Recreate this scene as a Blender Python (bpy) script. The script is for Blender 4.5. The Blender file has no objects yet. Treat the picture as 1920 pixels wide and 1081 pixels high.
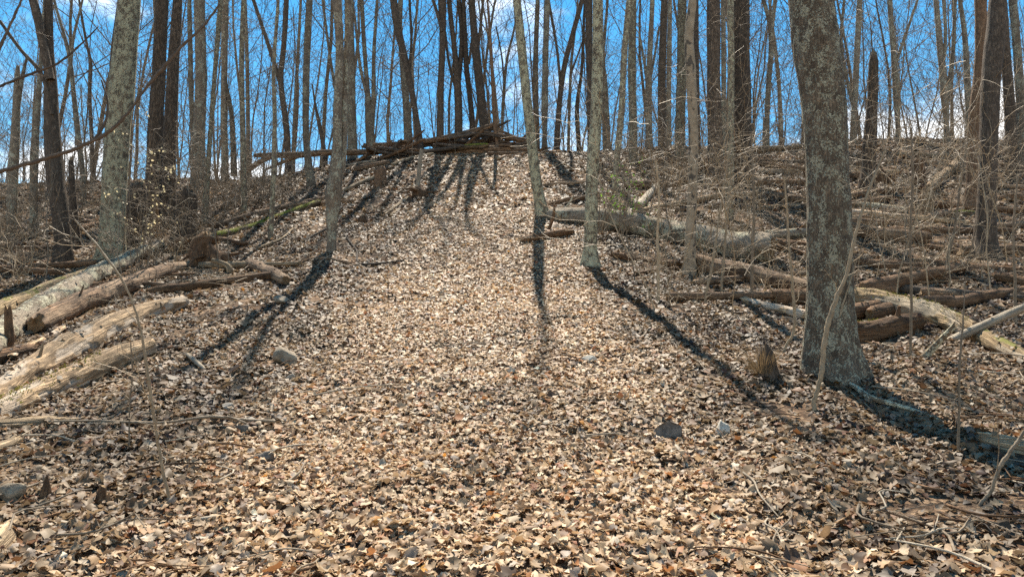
import bpy, math, random
import numpy as np
from mathutils import Vector, Matrix, Quaternion

# ------------------------------------------------------------------ camera, sky, sun, exposure
SC = bpy.context.scene
COL = SC.collection
EYE = 1.6
PITCH = math.radians(4.0)
FPX = 1400.0                       # focal length in photograph pixels (1920 wide)
cam_d = bpy.data.cameras.new('camera')
cam_d.sensor_width = 36.0
cam_d.lens = 36.0 * FPX / 1920.0
cam_d.clip_start = 0.05
cam_d.clip_end = 2000.0
cam = bpy.data.objects.new('camera', cam_d)
COL.objects.link(cam)
cam.location = (0, 0, EYE)
cam.rotation_euler = (math.radians(90) + PITCH, 0, 0)
SC.camera = cam

SUN_AZ = math.radians(-3.5)        # measured from +Y towards +X
SUN_EL = math.radians(54.0)
SKY_STRENGTH = 0.082
SUN_STRENGTH = 5.0
sun_d = bpy.data.lights.new('sun', 'SUN')
sun_d.energy = SUN_STRENGTH
sun_d.angle = math.radians(0.5)
sun_d.color = (1.0, 0.92, 0.79)
sun = bpy.data.objects.new('sun', sun_d)
COL.objects.link(sun)
sdir = Vector((math.sin(SUN_AZ) * math.cos(SUN_EL), math.cos(SUN_AZ) * math.cos(SUN_EL), math.sin(SUN_EL)))
sun.rotation_euler = (-sdir).to_track_quat('-Z', 'Y').to_euler()
sun.location = (0, 20, 40)

SC.view_settings.view_transform = 'Standard'
SC.view_settings.look = 'None'
SC.view_settings.exposure = 1.2
SC.view_settings.gamma = 1.0
SC.view_settings.use_curve_mapping = False
SC.cycles.max_bounces = 4
SC.cycles.diffuse_bounces = 2
SC.cycles.glossy_bounces = 2
SC.cycles.transmission_bounces = 3
SC.cycles.transparent_max_bounces = 4
SC.cycles.sample_clamp_indirect = 4.0
SC.cycles.use_denoising = False
SC.cycles.use_adaptive_sampling = False


class NG:
    """tiny node graph helper"""
    def __init__(self, tree):
        self.t = tree
    def n(self, typ, **kw):
        nd = self.t.nodes.new(typ)
        for k, v in kw.items():
            if k.startswith('i_'):
                key = k[2:]
                key = int(key) if key.isdigit() else key.replace('_', ' ')
                nd.inputs[key].default_value = v
            else:
                setattr(nd, k, v)
        return nd
    def l(self, a, b):
        self.t.links.new(a, b)
    def math(self, op, a, b=None, clamp=False):
        nd = self.t.nodes.new('ShaderNodeMath'); nd.operation = op; nd.use_clamp = clamp
        for i, v in enumerate((a, b)):
            if v is None: continue
            if isinstance(v, (int, float)): nd.inputs[i].default_value = v
            else: self.l(v, nd.inputs[i])
        return nd.outputs[0]
    def mix(self, fac, a, b, blend='MIX'):
        nd = self.t.nodes.new('ShaderNodeMix'); nd.data_type = 'RGBA'; nd.blend_type = blend
        for s, v in ((nd.inputs[0], fac), (nd.inputs[6], a), (nd.inputs[7], b)):
            if isinstance(v, (int, float)): s.default_value = v
            elif isinstance(v, tuple): s.default_value = (v[0], v[1], v[2], 1.0)
            else: self.l(v, s)
        return nd.outputs[2]
    def ramp(self, fac, a, b, va=0.0, vb=1.0):
        nd = self.t.nodes.new('ShaderNodeMapRange'); nd.interpolation_type = 'SMOOTHSTEP'
        nd.inputs[1].default_value = a; nd.inputs[2].default_value = b
        nd.inputs[3].default_value = va; nd.inputs[4].default_value = vb
        self.l(fac, nd.inputs[0])
        return nd.outputs[0]
    def noise(self, vec, scale, detail=4.0, rough=0.55, dist=0.0):
        nd = self.t.nodes.new('ShaderNodeTexNoise')
        nd.inputs['Scale'].default_value = scale; nd.inputs['Detail'].default_value = detail
        nd.inputs['Roughness'].default_value = rough; nd.inputs['Distortion'].default_value = dist
        self.l(vec, nd.inputs['Vector'])
        return nd.outputs['Fac']
    def scale(self, vec, s):
        nd = self.t.nodes.new('ShaderNodeMapping')
        nd.inputs['Scale'].default_value = s
        self.l(vec, nd.inputs['Vector'])
        return nd.outputs['Vector']


world = bpy.data.worlds.new('World')
SC.world = world
world.use_nodes = True
wt = world.node_tree
wt.nodes.clear()
g = NG(wt)
wout = g.n('ShaderNodeOutputWorld')
sky = g.n('ShaderNodeTexSky', sky_type='NISHITA', sun_disc=False)
sky.sun_elevation = SUN_EL
sky.sun_rotation = SUN_AZ
sky.altitude = 500.0
sky.air_density = 1.0
sky.dust_density = 0.0
sky.ozone_density = 1.0
hs = g.n('ShaderNodeHueSaturation')
hs.inputs['Saturation'].default_value = 1.38
hs.inputs['Value'].default_value = 1.0
hs.inputs['Hue'].default_value = 0.485
g.l(sky.outputs[0], hs.inputs['Color'])
tc = g.n('ShaderNodeTexCoord')
sx = g.n('ShaderNodeSeparateXYZ')
g.l(tc.outputs['Generated'], sx.inputs[0])
zz = g.math('MAXIMUM', sx.outputs[2], 0.0)
den = g.math('ADD', zz, 0.22)
cx = g.n('ShaderNodeCombineXYZ')
g.l(g.math('DIVIDE', sx.outputs[0], den), cx.inputs[0])
g.l(g.math('DIVIDE', sx.outputs[1], den), cx.inputs[1])
cmap = g.n('ShaderNodeMapping')
cmap.inputs['Location'].default_value = (0.4, 7.7, 0.0)
g.l(cx.outputs[0], cmap.inputs['Vector'])
cn = g.noise(cmap.outputs['Vector'], 1.5, 9.0, 0.58, 0.3)
low = g.ramp(zz, 0.20, 0.36, 0.17, 0.0)          # more cloud towards the horizon, all round
cov = g.ramp(g.math('ADD', cn, low), 0.585, 0.76)
bg = g.n('ShaderNodeBackground')
g.l(hs.outputs[0], bg.inputs['Color'])
bg.inputs['Strength'].default_value = SKY_STRENGTH
bgc = g.n('ShaderNodeBackground')
bgc.inputs['Color'].default_value = (1.0, 0.985, 0.96, 1)
bgc.inputs['Strength'].default_value = 0.95
mx = g.n('ShaderNodeMixShader')
g.l(cov, mx.inputs[0]); g.l(bg.outputs[0], mx.inputs[1]); g.l(bgc.outputs[0], mx.inputs[2])
g.l(mx.outputs[0], wout.inputs['Surface'])

# ------------------------------------------------------------------ numeric helpers
random.seed(7)
RNG = np.random.default_rng(11)


def _hash(ix, iy, iz, seed):
    h = (ix.astype(np.uint32) * np.uint32(374761393)) ^ (iy.astype(np.uint32) * np.uint32(668265263)) ^ (iz.astype(np.uint32) * np.uint32(2246822519)) ^ np.uint32((seed * 3266489917) & 0xffffffff)
    h = (h ^ (h >> np.uint32(13))) * np.uint32(1274126177)
    h = h ^ (h >> np.uint32(16))
    return h.astype(np.float64) / 4294967295.0


def vnoise(p, seed=0):
    """value noise in [-1, 1], p (n,3)"""
    p = np.asarray(p, float)
    i = np.floor(p).astype(np.int64)
    f = p - i
    f = f * f * (3 - 2 * f)
    r = 0.0
    for dx in (0, 1):
        wx = f[..., 0] if dx else 1 - f[..., 0]
        for dy in (0, 1):
            wy = f[..., 1] if dy else 1 - f[..., 1]
            for dz in (0, 1):
                wz = f[..., 2] if dz else 1 - f[..., 2]
                r = r + wx * wy * wz * _hash(i[..., 0] + dx, i[..., 1] + dy, i[..., 2] + dz, seed)
    return r * 2 - 1


def fbm(p, oct=3, seed=0):
    p = np.asarray(p, float); a = 0.0; w = 1.0; t = 0.0
    for k in range(oct):
        a = a + w * vnoise(p * (2 ** k) + 17.3 * k, seed + k); t += w; w *= 0.5
    return a / t


PY = np.array([-60, -10, 0, 4, 7.5, 12, 18, 25, 32, 38, 41.5, 46, 60, 95, 220, 900], float)
PZ = np.array([-2.0, -0.5, 0, 0.15, 0.6, 1.55, 3.1, 5.6, 8.6, 11.2, 12.15, 12.2, 11.0, 7.0, -4, -30], float)


def _pchip_slopes(x, y):
    h = np.diff(x); d = np.diff(y) / h
    m = np.zeros_like(x)
    m[0], m[-1] = d[0], d[-1]
    for k in range(1, len(x) - 1):
        if d[k - 1] * d[k] <= 0: m[k] = 0
        else:
            w1 = 2 * h[k] + h[k - 1]; w2 = h[k] + 2 * h[k - 1]
            m[k] = (w1 + w2) / (w1 / d[k - 1] + w2 / d[k])
    return m


PM = _pchip_slopes(PY, PZ)


def prof(y):
    y = np.clip(y, PY[0], PY[-1])
    k = np.clip(np.searchsorted(PY, y) - 1, 0, len(PY) - 2)
    h = PY[k + 1] - PY[k]; t = (y - PY[k]) / h
    return ((2 * t**3 - 3 * t**2 + 1) * PZ[k] + (t**3 - 2 * t**2 + t) * h * PM[k]
            + (-2 * t**3 + 3 * t**2) * PZ[k + 1] + (t**3 - t**2) * h * PM[k + 1])


def sstep(a, b, x):
    t = np.clip((x - a) / (b - a), 0, 1)
    return t * t * (3 - 2 * t)


def trail_mask(x, y):
    """1 on the open strip that runs up the middle"""
    c = -0.40 - 0.010 * y
    w = 2.15 + 0.015 * y
    return 1 - sstep(w * 0.75, w * 1.35, np.abs(x - c))


def hgt(x, y):
    """height of the forest floor"""
    x = np.asarray(x, float); y = np.asarray(y, float)
    z = prof(y)
    far = sstep(6, 38, y)
    z = z - 1.75 * sstep(-2.5, -17, x) * far
    z = z + 0.45 * sstep(6, 22, x) * far
    q = np.stack([x, y, 0 * x], -1)
    z = z + 0.16 * vnoise(q * 0.22, 3) * sstep(3, 14, y) + 0.055 * vnoise(q * 0.8, 5) + 0.035 * vnoise(q * 2.1, 6) + 0.022 * vnoise(q * 4.7, 7)
    z = z + (0.06 * vnoise(q * 1.35, 8) + 0.03 * vnoise(q * 3.1, 9)) * (1 - trail_mask(x, y)) * sstep(4, 9, y)
    z = z + 0.09 * np.exp(-((x - 4.45) ** 2 + (y - 10.45) ** 2) / 0.5)          # leaves banked round the massive trunk
    return z


CP, SP = math.cos(PITCH), math.sin(PITCH)


def ray(u, v):
    dx = (u - 960.0) / FPX; dz = (540.5 - v) / FPX
    return np.array([dx, CP - dz * SP, SP + dz * CP])


def p2w(u, v, Y):
    d = ray(u, v)
    t = Y / d[1]
    return np.array([d[0] * t, Y, EYE + d[2] * t]), t


_ys = np.concatenate([np.arange(2.0, 20, 0.02), np.arange(20, 60, 0.05)])


def ground_Y(u, v):
    """distance at which the line of sight through this photograph pixel meets the floor (None if it clears the ridge)"""
    d = ray(u, v)
    t = _ys / d[1]
    below = EYE + d[2] * t <= hgt(d[0] * t, _ys)
    k = np.argmax(below)
    return float(_ys[k]) if below[k] else None


# ------------------------------------------------------------------ mesh helpers
def mesh_np(name, V, quads=None, tris=None, mats=(), attrs=None, smooth=True, mat_index=None):
    me = bpy.data.meshes.new(name)
    V = np.asarray(V, np.float32)
    nq = 0 if quads is None else len(quads); nt = 0 if tris is None else len(tris)
    loops = []
    if nq: loops.append(np.asarray(quads, np.int32).ravel())
    if nt: loops.append(np.asarray(tris, np.int32).ravel())
    lv = np.concatenate(loops)
    me.vertices.add(len(V)); me.vertices.foreach_set('co', V.ravel())
    me.loops.add(len(lv)); me.loops.foreach_set('vertex_index', lv)
    me.polygons.add(nq + nt)
    ls = np.concatenate([np.arange(nq) * 4, nq * 4 + np.arange(nt) * 3]).astype(np.int32)
    me.polygons.foreach_set('loop_start', ls)
    me.update(calc_edges=True)
    if smooth: me.polygons.foreach_set('use_smooth', np.ones(nq + nt, bool))
    for m in mats: me.materials.append(m)
    if mat_index is not None: me.polygons.foreach_set('material_index', np.asarray(mat_index, np.int32))
    for k, (typ, dat) in (attrs or {}).items():
        a = me.attributes.new(k, typ, 'POINT')
        a.data.foreach_set('vector' if typ == 'FLOAT_VECTOR' else ('color' if typ == 'FLOAT_COLOR' else 'value'), np.asarray(dat, np.float32).ravel())
    me.update()
    return me


def catmull(P, n):
    """resample control rows P (k,d) to n rows, smooth"""
    P = np.asarray(P, float)
    k = len(P)
    if k == 2:
        t = np.linspace(0, 1, n)[:, None]
        return P[0] * (1 - t) + P[1] * t
    d = np.linalg.norm(np.diff(P[:, :3], axis=0), axis=1); s = np.concatenate([[0], np.cumsum(d)])
    q = np.linspace(0, s[-1], n)
    out = np.empty((n, P.shape[1]))
    for c in range(P.shape[1]):
        m = np.gradient(P[:, c], s)
        j = np.clip(np.searchsorted(s, q) - 1, 0, k - 2)
        h = s[j + 1] - s[j]; t = (q - s[j]) / h
        out[:, c] = ((2 * t**3 - 3 * t**2 + 1) * P[j, c] + (t**3 - 2 * t**2 + t) * h * m[j]
                     + (-2 * t**3 + 3 * t**2) * P[j + 1, c] + (t**3 - t**2) * h * m[j + 1])
    return out


class Tubes:
    """collects tapered tubes into one mesh with a bark coordinate"""
    def __init__(self):
        self.P = []; self.V = []; self.Q = []; self.T = []; self.B = []; self.MI_q = []; self.MI_t = []; self.n = 0

    def add(self, pts, rad, seg=8, bump=None, cap=(False, True), cap_mat=0, ragged=0.0, seed=0, s0=0.0, flare=None, squash=1.0):
        pts = np.asarray(pts, float); rad = np.asarray(rad, float)
        n = len(pts)
        T = np.gradient(pts, axis=0); T /= np.linalg.norm(T, axis=1)[:, None] + 1e-9
        ref = np.array([0, 0, 1.0]) if abs(T[0, 2]) < 0.9 else np.array([1.0, 0, 0])
        N = np.empty_like(T)
        a = ref - T[0] * ref.dot(T[0]); N[0] = a / np.linalg.norm(a)
        for i in range(1, n):
            a = N[i - 1] - T[i] * N[i - 1].dot(T[i]); N[i] = a / (np.linalg.norm(a) + 1e-9)
        Bn = np.cross(T, N)
        th = np.linspace(0, 2 * math.pi, seg, endpoint=False)
        c, s = np.cos(th), np.sin(th)
        L = np.concatenate([[0], np.cumsum(np.linalg.norm(np.diff(pts, axis=0), axis=1))]) + s0
        R = np.repeat(rad[:, None], seg, 1)
        if flare is not None:                      # (n,seg) multiplier
            R = R * flare(L, th)
        bk = np.stack([c[None, :] * rad[:, None], s[None, :] * rad[:, None], np.repeat(L[:, None], seg, 1)], -1)
        peel = np.zeros_like(R)
        if bump is not None:
            bb = bump(bk, R, seed)
            if isinstance(bb, tuple): bb, peel = bb
            R = R + bb
        V = pts[:, None, :] + R[..., None] * (c[None, :, None] * N[:, None, :] * squash + s[None, :, None] * Bn[:, None, :])
        if ragged > 0:
            rg = np.random.default_rng(seed + 5)
            for end, tt in ((-1, T[-1]), (0, -T[0])):
                if end == 0 and not cap[0]: continue
                m_ = max(5, seg // 3)
                e = np.interp(np.arange(seg) / seg * m_, np.arange(m_ + 1), np.append(rg.random(m_), 0.0) ** 1.6) * ragged
                e = e + rg.random(seg) * ragged * 0.12 - e.mean() * 0.5
                V[end] += tt * e[:, None]
                V[end] += (pts[end] - V[end]) * (0.10 + 0.25 * rg.random(seg))[:, None]
        i = np.arange(n - 1)[:, None] * seg; j = np.arange(seg)[None, :]; j2 = (j + 1) % seg
        Q = np.stack([i + j, i + j2, i + seg + j2, i + seg + j], -1).reshape(-1, 4) + self.n
        self.V.append(V.reshape(-1, 3)); self.B.append(bk.reshape(-1, 3)); self.P.append(peel.ravel()); self.Q.append(Q); self.MI_q.append(np.zeros(len(Q), int))
        base = self.n; self.n += n * seg
        for end, on in ((0, cap[0]), (1, cap[1])):
            if not on: continue
            ring = base + (0 if end == 0 else (n - 1) * seg) + np.arange(seg)
            rows = V[0] if end == 0 else V[-1]
            ctr = rows.mean(0) + (-T[0] if end == 0 else T[-1]) * rad[0 if end == 0 else -1] * (-0.25 if ragged else 0.02)
            # own ring so the cut edge stays crisp
            self.V.append(np.concatenate([rows, ctr[None]])); self.P.append(np.zeros(seg + 1)); self.B.append(np.concatenate([bk[0 if end == 0 else -1], [[0, 0, L[0 if end == 0 else -1]]]]))
            r2 = self.n + np.arange(seg); cc = self.n + seg
            a, b = r2, np.roll(r2, -1)
            tri = np.stack([b, a, np.full(seg, cc)], -1) if end == 0 else np.stack([a, b, np.full(seg, cc)], -1)
            self.T.append(tri); self.MI_t.append(np.full(seg, cap_mat)); self.n += seg + 1

    def mesh(self, name, mats, smooth=True, origin=None):
        V = np.concatenate(self.V)
        if origin is not None: V = V - np.asarray(origin)
        T = np.concatenate(self.T) if self.T else None
        mi = np.concatenate(self.MI_q + self.MI_t)
        return mesh_np(name, V, np.concatenate(self.Q), T, mats, {'bk': ('FLOAT_VECTOR', np.concatenate(self.B)), 'peel': ('FLOAT', np.concatenate(self.P))}, smooth, mi)


def new_obj(name, data, parent=None, loc=(0, 0, 0)):
    o = bpy.data.objects.new(name, data)
    COL.objects.link(o)
    o.location = loc
    if parent is not None: o.parent = parent
    return o


def tag(o, label=None, cat=None, group=None, kind=None):
    if label: o['label'] = label
    if cat: o['category'] = cat
    if group: o['group'] = group
    if kind: o['kind'] = kind
    return o


# ------------------------------------------------------------------ materials
def new_mat(name):
    m = bpy.data.materials.new(name); m.use_nodes = True
    t = m.node_tree; t.nodes.clear()
    g = NG(t)
    out = g.n('ShaderNodeOutputMaterial')
    return m, g, out


def bark_mat(name, c_dark, c_light, fx=24.0, fz=4.0, groove=0.5, bump=0.6, lichen=None, patches=None, moss=None, streak=0.0, rough=0.9, vary=0.25, peel=None):
    m, g, out = new_mat(name)
    wm = lambda c, k=1.0: (min(0.8, c[0] * 1.10 * k), min(0.8, c[1] * 1.0 * k), min(0.8, c[2] * 0.84 * k))
    kk = 1.5 if (c_light[0] < 0.3 and 'twig' not in name) else 1.0
    c_dark, c_light = wm(c_dark, kk), wm(c_light, kk)
    if lichen: lichen = (tuple(min(0.7, q * k * 1.35) for q, k in zip(lichen[0], (1.07, 1.0, 0.86))), lichen[1], lichen[2])
    at = g.n('ShaderNodeAttribute', attribute_name='bk')
    oi = g.n('ShaderNodeObjectInfo')
    off = g.n('ShaderNodeVectorMath', operation='ADD')
    cmb = g.n('ShaderNodeCombineXYZ'); g.l(g.math('MULTIPLY', oi.outputs['Random'], 37.0), cmb.inputs[2])
    g.l(at.outputs['Vector'], off.inputs[0]); g.l(cmb.outputs[0], off.inputs[1])
    vec = off.outputs[0]
    st = g.scale(vec, (fx, fx, fz))
    n1 = g.noise(st, 1.0, 5.0, 0.6, 0.6)
    ridge = g.math('ABSOLUTE', g.math('SUBTRACT', n1, 0.5))
    crack = g.ramp(ridge, 0.0, 0.10, 1.0, 0.0)                 # thin vertical fissures
    n2 = g.noise(vec, 7.0, 5.0, 0.6)
    n3 = g.noise(vec, 60.0, 3.0, 0.6)
    tone = g.math('ADD', g.math('MULTIPLY', n2, 0.6), g.math('MULTIPLY', n3, 0.4))
    col = g.mix(g.ramp(tone, 0.32, 0.68), c_dark, c_light)
    if streak:
        sn = g.noise(g.scale(vec, (fx * 1.6, fx * 1.6, fz * 0.25)), 1.0, 4.0, 0.6)
        col = g.mix(g.math('MULTIPLY', g.ramp(sn, 0.45, 0.7), streak), col, tuple(c * 0.4 for c in c_dark))
    col = g.mix(g.math('MULTIPLY', crack, groove), col, tuple(c * 0.35 for c in c_dark))
    h = g.math('ADD', g.math('MULTIPLY', g.ramp(ridge, 0.0, 0.22), 1.0), g.math('MULTIPLY', n3, 0.35))
    if patches:
        pn = g.noise(g.scale(vec, (5, 5, 3)), 1.0, 4.0, 0.6)
        col = g.mix(g.math('MULTIPLY', g.ramp(pn, patches[1], patches[1] + 0.05), 0.85), col, patches[0])
    if lichen:
        lc, amt, sc = lichen
        la = g.noise(g.scale(vec, (sc * 0.30, sc * 0.30, sc * 0.22)), 1.0, 3.0, 0.6)
        lb = g.noise(vec, sc * 1.5, 5.0, 0.65, 0.4)
        lm = g.math('ADD', g.math('MULTIPLY', la, 0.42), g.math('MULTIPLY', lb, 0.58))
        mask = g.ramp(lm, 0.575 - amt * 0.16, 0.60 - amt * 0.16)
        lcol = g.mix(g.noise(vec, sc * 4.0, 2.0), tuple(c * 0.72 for c in lc), tuple(min(1, c * 1.2) for c in lc))
        col = g.mix(g.math('MULTIPLY', mask, 0.88), col, lcol)
        h = g.math('ADD', h, g.math('MULTIPLY', mask, g.math('MULTIPLY', n3, 0.8)))
    if moss:
        gm = g.n('ShaderNodeNewGeometry'); sp = g.n('ShaderNodeSeparateXYZ'); g.l(gm.outputs['Normal'], sp.inputs[0])
        mn = g.noise(g.scale(vec, (4, 4, 1.6)), 1.0, 4.0, 0.6)
        mk = g.ramp(g.math('ADD', mn, g.math('MULTIPLY', sp.outputs[2], 0.28)), moss[1], moss[1] + 0.08)
        mc = g.mix(g.noise(vec, 45.0, 3.0), tuple(c * 0.6 for c in moss[0]), tuple(c * 1.3 for c in moss[0]))
        col = g.mix(g.math('MULTIPLY', mk, 0.9), col, mc)
    if peel:
        pa = g.n('ShaderNodeAttribute', attribute_name='peel')
        pw = g.mix(g.ramp(g.noise(g.scale(vec, (40, 40, 1.8)), 1.0, 4.0, 0.6), 0.35, 0.68), tuple(c * 0.55 for c in peel), peel)
        col = g.mix(g.math('MULTIPLY', pa.outputs['Fac'], 0.9), col, pw)
    vv = g.n('ShaderNodeMapRange'); vv.inputs[3].default_value = 1 - vary; vv.inputs[4].default_value = 1 + vary
    g.l(oi.outputs['Random'], vv.inputs[0])
    hv = g.n('ShaderNodeHueSaturation'); g.l(vv.outputs[0], hv.inputs['Value']); g.l(col, hv.inputs['Color'])
    b = g.n('ShaderNodeBsdfPrincipled'); b.inputs['Roughness'].default_value = rough
    b.inputs['Specular IOR Level'].default_value = 0.25
    g.l(hv.outputs[0], b.inputs['Base Color'])
    bp = g.n('ShaderNodeBump'); bp.inputs['Strength'].default_value = bump; bp.inputs['Distance'].default_value = 0.02
    g.l(h, bp.inputs['Height']); g.l(bp.outputs[0], b.inputs['Normal'])
    g.l(b.outputs[0], out.inputs[0])
    return m


LICH = (0.36, 0.355, 0.265)
M = {}
M['lichen'] = bark_mat('lichen_bark', (0.055, 0.046, 0.038), (0.17, 0.145, 0.115), 20, 5, 0.6, 0.7, (LICH, 0.62, 24.0))
M['lichen_big'] = bark_mat('big_lichen_bark', (0.065, 0.053, 0.043), (0.23, 0.19, 0.15), 30, 5, 0.75, 1.0, ((0.33, 0.325, 0.265), 0.42, 26.0), vary=0.0)
M['lichen_thin'] = bark_mat('thin_lichen_bark', (0.06, 0.05, 0.042), (0.2, 0.17, 0.14), 26, 8, 0.5, 0.6, (LICH, 0.40, 34.0))
M['furrow'] = bark_mat('furrowed_bark', (0.06, 0.048, 0.040), (0.17, 0.135, 0.11), 22, 2.6, 0.9, 1.0)
M['grey'] = bark_mat('grey_bark', (0.085, 0.072, 0.06), (0.22, 0.19, 0.16), 20, 4, 0.55, 0.7, ((0.3, 0.3, 0.25), 0.3, 12.0))
M['dark'] = bark_mat('dark_bark', (0.05, 0.041, 0.035), (0.13, 0.105, 0.088), 20, 3.5, 0.7, 0.8)
M['pale'] = bark_mat('smooth_pale_bark', (0.24, 0.20, 0.155), (0.40, 0.345, 0.28), 10, 12, 0.12, 0.3, None, ((0.07, 0.06, 0.05), 0.57))
M['reddish'] = bark_mat('reddish_dead_bark', (0.10, 0.065, 0.045), (0.24, 0.16, 0.11), 24, 2.5, 0.7, 0.8)
M['wood'] = bark_mat('bare_weathered_wood', (0.34, 0.26, 0.18), (0.64, 0.52, 0.38), 22, 0.8, 0.9, 0.9, streak=0.5)
M['wood_grey'] = bark_mat('silvered_wood', (0.34, 0.30, 0.255), (0.58, 0.53, 0.46), 34, 1.4, 0.5, 0.6, streak=0.4)
M['log_grey'] = bark_mat('grey_log_bark', (0.15, 0.12, 0.09), (0.36, 0.30, 0.23), 22, 4, 0.6, 0.9, ((0.48, 0.47, 0.38), 0.55, 13.0), peel=(0.58, 0.46, 0.33))
M['log_brown'] = bark_mat('brown_log_bark', (0.115, 0.078, 0.054), (0.29, 0.20, 0.14), 16, 0.9, 0.95, 1.0, streak=0.4, peel=(0.42, 0.28, 0.17))
M['log_tan'] = bark_mat('tan_peeling_log', (0.42, 0.30, 0.195), (0.70, 0.54, 0.38), 14, 1.1, 0.95, 1.0, streak=0.35, peel=(0.66, 0.52, 0.38))
M['log_moss'] = bark_mat('mossy_log_bark', (0.34, 0.25, 0.15), (0.62, 0.48, 0.31), 16, 0.9, 0.95, 1.0, moss=((0.20, 0.19, 0.035), 0.78), streak=0.4, peel=(0.56, 0.44, 0.30))
M['log_verymoss'] = bark_mat('green_mossy_log_bark', (0.10, 0.075, 0.05), (0.24, 0.18, 0.12), 16, 0.9, 0.95, 1.0, moss=((0.25, 0.26, 0.03), 0.55), streak=0.3)
M['rotten'] = bark_mat('rotten_wood', (0.075, 0.046, 0.030), (0.24, 0.15, 0.09), 26, 2.0, 0.75, 1.0, streak=0.6, peel=(0.34, 0.20, 0.11))
M['orange_wood'] = bark_mat('fresh_orange_wood', (0.28, 0.15, 0.07), (0.52, 0.33, 0.18), 30, 1.8, 0.6, 0.8, streak=0.4)
M['cut'] = bark_mat('broken_wood_end', (0.17, 0.115, 0.07), (0.42, 0.31, 0.2), 30, 30, 0.3, 0.8)
M['twig'] = bark_mat('twig_bark', (0.13, 0.105, 0.08), (0.27, 0.22, 0.17), 30, 8, 0.2, 0.3, rough=0.7)
M['twig_pale'] = bark_mat('pale_twig_bark', (0.26, 0.205, 0.145), (0.46, 0.375, 0.27), 30, 8, 0.2, 0.3, rough=0.55)
M['branch_red'] = bark_mat('grey_brown_branch_bark', (0.045, 0.036, 0.030), (0.105, 0.085, 0.072), 40, 14, 0.3, 0.4, rough=0.7)
M['far'] = bark_mat('distant_bark', (0.075, 0.062, 0.052), (0.19, 0.16, 0.13), 14, 3, 0.5, 0.5, ((0.28, 0.28, 0.23), 0.15, 8.0), vary=0.35)
M['far_twig'] = bark_mat('distant_twig_bark', (0.085, 0.07, 0.056), (0.18, 0.15, 0.12), 14, 3, 0.1, 0.2, vary=0.35)


def soil_mat():
    m, g, out = new_mat('forest_soil_and_leaf_mould')
    tc = g.n('ShaderNodeTexCoord'); vec = tc.outputs['Object']
    a = g.noise(vec, 0.9, 6.0, 0.65); b = g.noise(vec, 22.0, 5.0, 0.7)
    vo = g.n('ShaderNodeTexVoronoi'); vo.inputs['Scale'].default_value = 11.0; vo.inputs['Randomness'].default_value = 1.0
    g.l(vec, vo.inputs['Vector'])
    sepc = g.n('ShaderNodeSeparateColor'); g.l(vo.outputs['Color'], sepc.inputs[0])
    cell = g.mix(sepc.outputs[0], (0.12, 0.07, 0.042), (0.38, 0.255, 0.155))      # matted old leaves
    col = g.mix(g.ramp(g.math('ADD', g.math('MULTIPLY', a, 0.5), g.math('MULTIPLY', b, 0.5)), 0.40, 0.58), (0.045, 0.031, 0.022), cell)
    bs = g.n('ShaderNodeBsdfPrincipled'); bs.inputs['Roughness'].default_value = 0.95; bs.inputs['Specular IOR Level'].default_value = 0.1
    g.l(col, bs.inputs['Base Color'])
    bp = g.n('ShaderNodeBump'); bp.inputs['Strength'].default_value = 0.8; bp.inputs['Distance'].default_value = 0.05
    g.l(g.math('ADD', vo.outputs['Distance'], b), bp.inputs['Height']); g.l(bp.outputs[0], bs.inputs['Normal'])
    g.l(bs.outputs[0], out.inputs[0])
    return m


def leaf_mat(name, attr=True, color=(0.5, 0.4, 0.25), trans=0.28, rough=0.6, spec=0.28):
    m, g, out = new_mat(name)
    if attr:
        at = g.n('ShaderNodeAttribute', attribute_name='col'); col = at.outputs['Color']
        tc = g.n('ShaderNodeTexCoord')
        nn = g.noise(tc.outputs['Object'], 60.0, 3.0, 0.6)
        col = g.mix(g.ramp(nn, 0.35, 0.75, 0.0, 0.35), col, (0.16, 0.10, 0.06))
    else:
        oi = g.n('ShaderNodeNewGeometry')
        col = g.mix(oi.outputs['Random Per Island'], tuple(c * 0.65 for c in color), tuple(min(1, c * 1.3) for c in color))
    b = g.n('ShaderNodeBsdfPrincipled'); b.inputs['Roughness'].default_value = rough; b.inputs['Specular IOR Level'].default_value = spec
    tr = g.n('ShaderNodeBsdfTranslucent')
    g.l(col, b.inputs['Base Color']); g.l(col, tr.inputs['Color'])
    mxs = g.n('ShaderNodeMixShader'); mxs.inputs[0].default_value = trans
    g.l(b.outputs[0], mxs.inputs[1]); g.l(tr.outputs[0], mxs.inputs[2]); g.l(mxs.outputs[0], out.inputs[0])
    return m


def rock_mat(name, c1, c2):
    m, g, out = new_mat(name)
    tc = g.n('ShaderNodeTexCoord'); vec = tc.outputs['Object']
    a = g.noise(vec, 9.0, 6.0, 0.65); b = g.noise(vec, 50.0, 5.0, 0.6)
    col = g.mix(g.ramp(g.math('ADD', g.math('MULTIPLY', a, 0.6), g.math('MULTIPLY', b, 0.4)), 0.36, 0.64), c1, c2)
    bs = g.n('ShaderNodeBsdfPrincipled'); bs.inputs['Roughness'].default_value = 0.85; bs.inputs['Specular IOR Level'].default_value = 0.3
    g.l(col, bs.inputs['Base Color'])
    bp = g.n('ShaderNodeBump'); bp.inputs['Strength'].default_value = 0.7; bp.inputs['Distance'].default_value = 0.02
    g.l(g.math('ADD', a, b), bp.inputs['Height']); g.l(bp.outputs[0], bs.inputs['Normal'])
    g.l(bs.outputs[0], out.inputs[0])
    return m


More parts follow.
